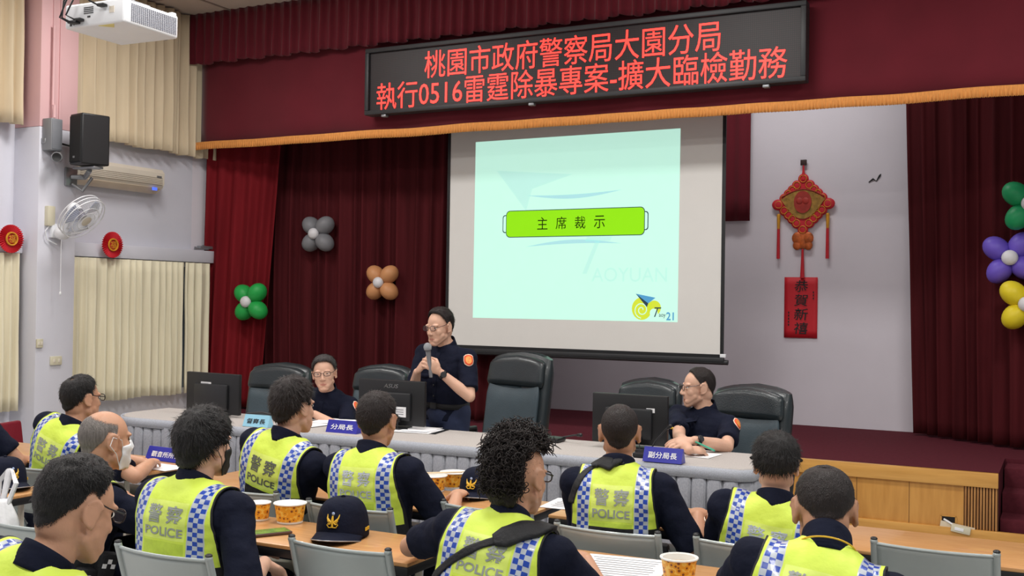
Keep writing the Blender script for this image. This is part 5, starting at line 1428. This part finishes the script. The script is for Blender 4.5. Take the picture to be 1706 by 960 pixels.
le = person('seated officer with glasses and greying hair smiling toward the camera behind the head table',
    V((-4.76, 6.36, .56)), hat(541, 594, 7.60), yaw=PI+.15, hyaw=PI+.5, hpitch=.02, htilt=rad(5), skin=0, voxel=.0042, face=True, glasses='wire',
    hair=dict(m=M_hairg, T=.022, back=.012, fade=14, seed=4, L=.026, line=[(0, 38), (30, 36), (48, 30), (62, 16), (80, -12), (92, 2), (104, 6), (118, -22), (150, -46), (180, -52)]),
    arms={1: dict(w=at(497, 692, z=.85), fd=V((1, -.5, -.1)), pole=V((-.6, .3, -.6))), -1: dict(w=at(524, 690, z=.845), fd=V((-1, -.25, -.05)), pole=V((.8, .3, -.45)), sleeve=.72)}, patches=[(-1, 30)])
ri = person('seated officer with glasses in profile, arms crossed on the table, holding a green pen',
    V((-2.0, 6.36, .56)), hat(1163, 613, 6.56), yaw=PI-.25, hyaw=PI-1.0, hpitch=.02, skin=0, voxel=.0042, face=True, glasses='wire',
    hair=dict(m=M_hairb, T=.012, back=.004, fade=18, seed=5, L=.012, line=[(0, 44), (30, 40), (46, 32), (64, 16), (82, -10), (92, 2), (104, 8), (118, -22), (150, -46), (180, -52)]),
    arms={1: dict(w=at(1148, 750, z=.838), fd=at(1180, 750, z=.83)-at(1148, 750, z=.838), n=V((.1, -.5, .9)), curl=.55, pole=V((-.8, .4, -.5)), sleeve=.72),
          -1: dict(w=at(1157, 734, z=.875), fd=at(1125, 737, z=.865)-at(1157, 734, z=.875), n=V((0, -.6, .8)), curl=.35, pole=V((.85, .3, -.5)), sleeve=.76)}, patches=[(-1, 30)])
def onchest(I, x, z, off=.004):     # point on the front of the shirt
    o_ = I['T']((x, .5, z)); d = -I['ey']; h = I['bvw'].ray_cast(o_, d); return (h[0] if h[0] is not None else I['T']((x, .12, z)))+I['ey']*off
def dress(I, tagx, belt=False):
    r_, lc = I['root'], I['loc']
    b = MB(); b.grid(lambda i, j: onchest(I, tagx-.03+.06*i/8, .35+.014*j, .005), 9, 2); o = b.out('name_tag', mat('tag_yellow', (232, 196, 60), .5, var=.1, vscale=120), r_, off=lc, angle=None); solid(o, .003)
    b = MB(); b.grid(lambda i, j: onchest(I, -.016+.032*i/4, .10+.36*j/20, .003), 5, 21); o = b.out('button_placket', M_navy, r_, off=lc, angle=None); solid(o, .004)
    for k in range(4):
        b = MB(); p_ = onchest(I, 0, .13+.085*k, .009); b.ell(p_, .006, nu=10, nv=8); b.out('button', M_black, r_, off=lc)
    for s in (-1, 1):
        b = MB(); b.grid(lambda i, j: onchest(I, s*.085-.052+.104*i/10, .295-(.03 if 0 else .04*(1-abs(i/5-1)*.5))*(1-j), .006), 11, 2); o = b.out('pocket_flap', M_navy, r_, off=lc, angle=None); solid(o, .005)
for I, tx in ((sp, .085), (le, .05), (ri, .04)): dress(I, tx)
# belt on the speaker
I = sp; b = MB()
def beltp(i, j):
    a = 2*PI*i/48; z = .035+.04*j; d = (I['exx']*math.cos(a)+I['ey']*math.sin(a)); o_ = I['T']((0, 0, z)); h = I['bvw'].ray_cast(o_+d*.5, -d)
    return (h[0] if h[0] is not None else o_+d*.15)+d*.006
b.grid(beltp, 48, 2, closeu=True); o = b.out('belt', M_blackc, I['root'], off=I['loc'], angle=None); solid(o, .006)
b = MB(); b.box(beltp(12, 0)+V((0, 0, .02))+I['ey']*.006, (.05, .008, .042), Matrix((I['exx'], I['ey'], I['ez'])).transposed(), .003); b.out('belt_buckle', M_dark, I['root'], off=I['loc'])
def watch(I, sd, face):
    S, E_, W_ = [a[1:4] for a in I['arms'] if a[0] == sd][0]; d = (W_-E_).normalized(); c_ = W_-d*.022; u_ = d.orthogonal().normalized(); v_ = d.cross(u_)
    b = MB(); rr = .031
    b.grid(lambda i, j: c_+(u_*math.cos(2*PI*i/28)+v_*math.sin(2*PI*i/28))*rr+d*(-.011+.022*j), 28, 2, closeu=True); o = b.out('watch_strap', M_black, I['root'], off=I['loc'], angle=None); solid(o, .004)
    n = V(face); n = (n-d*d.dot(n)).normalized(); b = MB(); b.lathe([(.001, 0), (.019, 0), (.02, .006), (.017, .010), (.001, .010)], 20, frame(c_+n*.029, d, n.cross(d))); b.out('watch_case', M_dark, I['root'], off=I['loc'])
watch(sp, -1, (.4, -.8, .2)); watch(ri, -1, (.1, -.9, .5))
# things held
m0 = at(716, 610, D=6.955); m1 = at(713.5, 588, D=6.935); md_ = (m1-m0).normalized()
root = thing('microphone', 'silver-headed handheld microphone in the hands of the standing officer', 'microphone', m0)
b = MB(); b.tube([-md_*.075, V((0, 0, 0)), md_*.10], [.0115, .0125, .0175], 14); b.out('handle', mat('mic_grey', (150, 152, 158), .35, .5), root)
b = MB(); b.ell(md_*.125, (.0265, .0265, .031), md_.to_track_quat('Z', 'Y').to_matrix(), 22, 14); b.out('grille_head', mat('mic_mesh', (176, 180, 186), .35, .7, bump=.8, bscale=500), root)
b = MB(); b.tube([md_*.108, md_*.114], .024, 16); b.out('ring', M_dark, root)
q0 = at(1157, 734, z=.86)+V((.0, -.05, .0)); q0 = at(1158, 736, z=.87); q1 = at(1190, 751, z=.85)
root = thing('pen', 'green pen in the hand of the officer with crossed arms', 'pen', (q0+q1)/2)
b = MB(); b.tube([(q0-q1)/2, (q1-q0)/2], .0055, 10); b.out('barrel', mat('pen_green', (60, 170, 140), .3), root)
b = MB(); b.cone((q0-q1)/2, (q0-q1)/2+(q0-q1).normalized()*.012, .005, .0015, 8); b.out('tip', M_chrome, root)

# --- audience, seen from behind
VS = dict(len=.345, band=.10)
def bald(az, el, tt, am):
    top_ = sstep(8, 52, el-(abs(az)-90)*.22*(1 if abs(az) > 90 else 1)); return tt*.5, am*(1-top_*.96)
def thin(az, el, tt, am):
    return tt, am*(1-.62*math.exp(-((el-60)/18)**2-((abs(az)-180)/50)**2))
def mohawk(az, el, tt, am):
    a = rad(az); e = rad(el); x = abs(math.sin(a)*math.cos(e)); side = sstep(.56, .74, x)*(1 if el < 60 else 0)
    tt *= .55+.45*sstep(30, 90, abs(az)) if el < 75 else 1
    return tt*(1-side)+.002, am*(1-side*.75)
person('officer with black glasses and combed black hair at the left table',
    V((-4.62, 3.88, .53)), hat(137, 626, 5.5), yaw=-.02, hyaw=-.12, hs=.98, skin=1, glasses='black', vest=dict(len=.34, band=.12, blk=.12, tm=M_silv),
    hair=dict(m=M_hair, T=.016, back=.010, fade=14, seed=11, L=.026, fn=thin, lift=.1),
    arms={1: dict(w=at(251, 772, z=.785), fd=at(266, 752, z=.78)-at(251, 772, z=.785), pole=V((.9, -.3, -.3)), sleeve=.8, curl=.35), -1: dict(w=at(236, 770, z=.785), fd=at(226, 753, z=.78)-at(236, 770, z=.785), pole=V((-.9, -.2, -.5)))})
person('balding officer with grey side hair and a white face mask',
    V((-3.50, 2.98, .53)), hat(178, 682, 4.32), yaw=-.22, hyaw=-.25, hs=1.04, skin=1, mask='white', vest=dict(len=.34, band=.12, blk=.12, pouches='r'),
    hair=dict(m=M_hairl, T=.006, back=.005, fade=22, seed=12, L=.011, fn=bald, lift=.15, n=8000, w=.0008),
    arms={1: dict(w=V((-3.26, 3.34, .76)), pole=V((.9, -.3, -.5)), sleeve=.85), -1: dict(w=V((-3.72, 3.38, .77)))})
person('officer with thick black hair and a black face mask, vest lettering in full view',
    V((-2.77, 2.88, .53)), hat(344, 686, 3.90), yaw=-.04, hyaw=-.05, hs=1.0, skin=0, wide=1.12, mask='black', vest=dict(len=.35, band=.10, blk=.12, pouches='r'),
    hair=dict(m=M_hair, T=.030, back=.026, fade=8, seed=13, L=.034, lift=.12, flow=.15, line=[(0, 40), (35, 36), (52, 20), (70, 2), (84, -16), (92, -12), (104, -10), (118, -30), (150, -50), (180, -54)]),
    arms={1: dict(w=at(440, 938, D=3.86), fd=at(462, 950, D=3.92)-at(440, 938, D=3.86), pole=V((.5, -.8, -.5)), sleeve=.92, curl=.6), -1: dict(w=V((-2.8, 3.25, .70)))})
person('officer with tousled dark brown hair whose vest has a black and silver lower back',
    V((-3.20, 3.88, .53)), hat(491, 634, 4.85), yaw=-.05, hyaw=-.12, hs=1.0, skin=0, vest=dict(len=.27, band=.17, blk=.095, tm=M_ink and mat('vest_letter_dark', (96, 100, 92), .5, var=.05), pouches='r'),
    hair=dict(m=M_hairb, T=.028, back=.018, fade=12, seed=14, L=.034, lift=.2, line=[(0, 40), (35, 36), (52, 22), (70, 8), (84, -14), (92, -4), (104, 0), (118, -26), (150, -48), (180, -52)]),
    arms={1: dict(w=V((-2.98, 4.22, .78)), pole=V((.8, -.5, -.4))), -1: dict(w=V((-3.4, 4.25, .78)))})
person('short-haired officer in a yellow vest just beyond the navy cap, facing the middle monitor',
    V((-2.60, 3.81, .53)), hat(630, 655, 4.62), yaw=.02, hyaw=.2, hs=.98, skin=1, glasses='black', vest=dict(len=.37, band=.06, blk=.06, tm=M_chs),
    hair=dict(m=M_hairb, T=.018, back=.010, fade=18, seed=15, L=.022, lift=.25),
    arms={1: dict(w=V((-2.38, 4.13, .78)), pole=V((.6, -.4, -.9)), sleeve=.9), -1: dict(w=V((-2.72, 4.2, .78)))})
p6 = person('officer with tall curly black hair, shaved sides and a padded strap across the vest',
    V((-1.60, 2.88, .53)), hat(868, 732, 3.45), yaw=.08, hyaw=-.12, hpitch=.12, hs=1.0, skin=1, glasses='black', vest=dict(len=.37, band=.06, blk=.06),
    hair=dict(m=M_hairb, T=.044, back=.034, fade=10, seed=16, L=.03, lift=.4, n=2500, curls=2600, cl=1.15, fn=mohawk, line=[(0, 40), (35, 36), (52, 24), (70, 12), (84, -4), (92, 8), (104, 6), (118, -14), (150, -56), (180, -64)]),
    arms={1: dict(w=V((-1.42, 3.34, .775)), pole=V((.75, -.5, -.7)), sleeve=.82), -1: dict(w=V((-2.03, 3.36, .785)), pole=V((-.9, -.5, -.4)), sleeve=.72)})
p7 = person('officer with close-cropped hair and both ears showing, facing the right monitor',
    V((-1.56, 3.94, .53)), hat(1033, 672, 4.3), yaw=.2, hyaw=.34, hs=.98, skin=2, wide=.93, vest=dict(len=.29, band=.15, blk=.10, pouches='r'),
    hair=dict(m=M_hairb, T=.005, back=.003, fade=16, seed=17, L=.006, lift=.4, w=.0009, n=9000),
    arms={1: dict(w=V((-1.32, 4.24, .785)), pole=V((.5, -.3, -.9)), sleeve=.9), -1: dict(w=V((-1.70, 4.26, .78)), pole=V((-.1, -.4, -.9)), sleeve=.9)})
person('officer with a dark bowl haircut right of the four-character name plate',
    V((-1.0, 4.03, .53)), hat(1294, 724, 4.0), yaw=.1, hyaw=.2, hs=.95, skin=0, vest=dict(len=.36, band=.08, blk=.09, tm=M_chs),
    hair=dict(m=M_hair, T=.024, back=.02, fade=5, seed=18, L=.032, lift=.06, line=[(0, 36), (35, 32), (52, 16), (70, 4), (84, -8), (92, 8), (104, 4), (118, -14), (150, -24), (180, -26)]),
    arms={1: dict(w=V((-.92, 4.34, .78)), pole=V((.4, -.3, -.9))), -1: dict(w=V((-1.15, 4.36, .78)), pole=V((-.4, -.3, -.9)))})
p9 = person('officer bending forward with thinning short hair and gold piping on the navy collar',
    V((-.63, 2.86, .53)), hat(1372, 782, 3.02), yaw=.1, hyaw=.28, hpitch=.42, hs=1.02, skin=2, colh=.022, lift=.018, vest=dict(len=.36, band=.08, blk=.08),
    hair=dict(m=M_hairb, T=.010, back=.006, fade=24, seed=19, L=.013, fn=thin, lift=.25, n=9000, w=.0008),
    arms={1: dict(w=V((-.42, 3.38, .785))), -1: dict(w=V((-.85, 3.38, .785)))})
person('officer with short black hair and thin glasses looking down, nearest the camera',
    V((-2.33, 1.80, .53)), hat(150, 770, 2.72), yaw=-.02, hyaw=-.12, hpitch=.30, hs=1.03, skin=1, glasses='wire', vest=dict(len=.36, band=.08, blk=.08),
    hair=dict(m=M_hair, T=.022, back=.008, fade=36, seed=20, L=.017, lift=.3, n=9000, w=.0009, line=[(0, 42), (35, 38), (52, 24), (70, 12), (84, -8), (92, 2), (104, 0), (118, -26), (150, -54), (180, -60)]),
    arms={1: dict(w=V((-2.1, 2.15, .72))), -1: dict(w=V((-2.5, 2.15, .72)))})
person('officer cut off by the left picture edge with only the vest shoulder showing',
    V((-5.23, 3.83, .53)), V((-5.36, 3.9, 1.23)), yaw=0, hs=1.0, skin=1, vest=dict(len=.34, band=.1, blk=.1), hair=dict(m=M_hair, T=.016, back=.01, fade=16, seed=21, n=2500))

watch(p6, -1, (-.6, -.5, .6))
# gold piping on the navy collar
I = p9; b = MB(); cn = (I['Hh']((0, -.02, -.06))-I['T']((0, 0, .47))).normalized(); cc = I['T']((0, -.004, .505)); cf = (I['ey']-cn*I['ey'].dot(cn)).normalized(); cx_ = cf.cross(cn)
b.tube([cc+cx_*.0775*math.cos(a)+cf*.0765*math.sin(a)+cn*.004 for a in [2*PI*k/40 for k in range(40)]], .0024, 6, closed=True); b.out('collar_piping', M_gold, I['root'], off=I['loc'])
# shoulder straps
def strap(I, pts, wd, label, pad=None, sgn=1):
    """pts in vest coordinates (x, s); flat webbing following the back"""
    root = thing('shoulder_strap', label, 'strap', I['loc'])
    def curve(t, P_):
        f_ = t*(len(P_)-1); i = min(len(P_)-2, int(f_)); u = f_-i
        p0, p1, p2, p3 = P_[max(0, i-1)], P_[i], P_[i+1], P_[min(len(P_)-1, i+2)]
        return [.5*(2*p1[q]+(p2[q]-p0[q])*u+(2*p0[q]-5*p1[q]+4*p2[q]-p3[q])*u*u+(3*p1[q]-p0[q]-3*p2[q]+p3[q])*u**3) for q in (0, 1)]
    def web(P_, w_, off, th, nm, mt, t0=0, t1=1):
        n = 40; b = MB()
        def fn(i, j):
            t = t0+(t1-t0)*i/(n-1); c_ = curve(t, P_); c2 = curve(min(1, t+.01), P_); c1_ = curve(max(0, t-.01), P_); d = V((c2[0]-c1_[0], c2[1]-c1_[1])).normalized(); nn = V((-d.y, d.x))
            u = (j/4-.5)*w_*(1 if th < .006 else min(1, .55+3*min(i, n-1-i)/n)); return I['T'](I['P'](max(-.18, min(.18, c_[0]+nn.x*u)), c_[1]+nn.y*u, off))
        b.grid(fn, n, 5); o = b.out(nm, mt, root, off=I['loc'], angle=None); md = o.modifiers.new('thickness', 'SOLIDIFY'); md.thickness = th; md.offset = 0
    web(pts, wd, .016, .004, 'webbing', M_blackc)
    if pad: web(pts, pad[2], .022, .012, 'shoulder_pad', M_blackc, pad[0], pad[1])
    return root
strap(p6, [(.15, -.10), (.145, -.02), (.12, .05), (.06, .11), (-.02, .16), (-.10, .23), (-.17, .32)], .026, 'black padded bag strap across the vest of the curly-haired officer', (.18, .58, .062))
strap(p7, [(.03, .03), (-.02, .045), (-.07, .035), (-.115, .06), (-.15, .13), (-.17, .2)], .03, 'black bag strap at the left shoulder of the close-cropped officer', (.05, .5, .04))

bpy.data.scenes.remove(TMP)
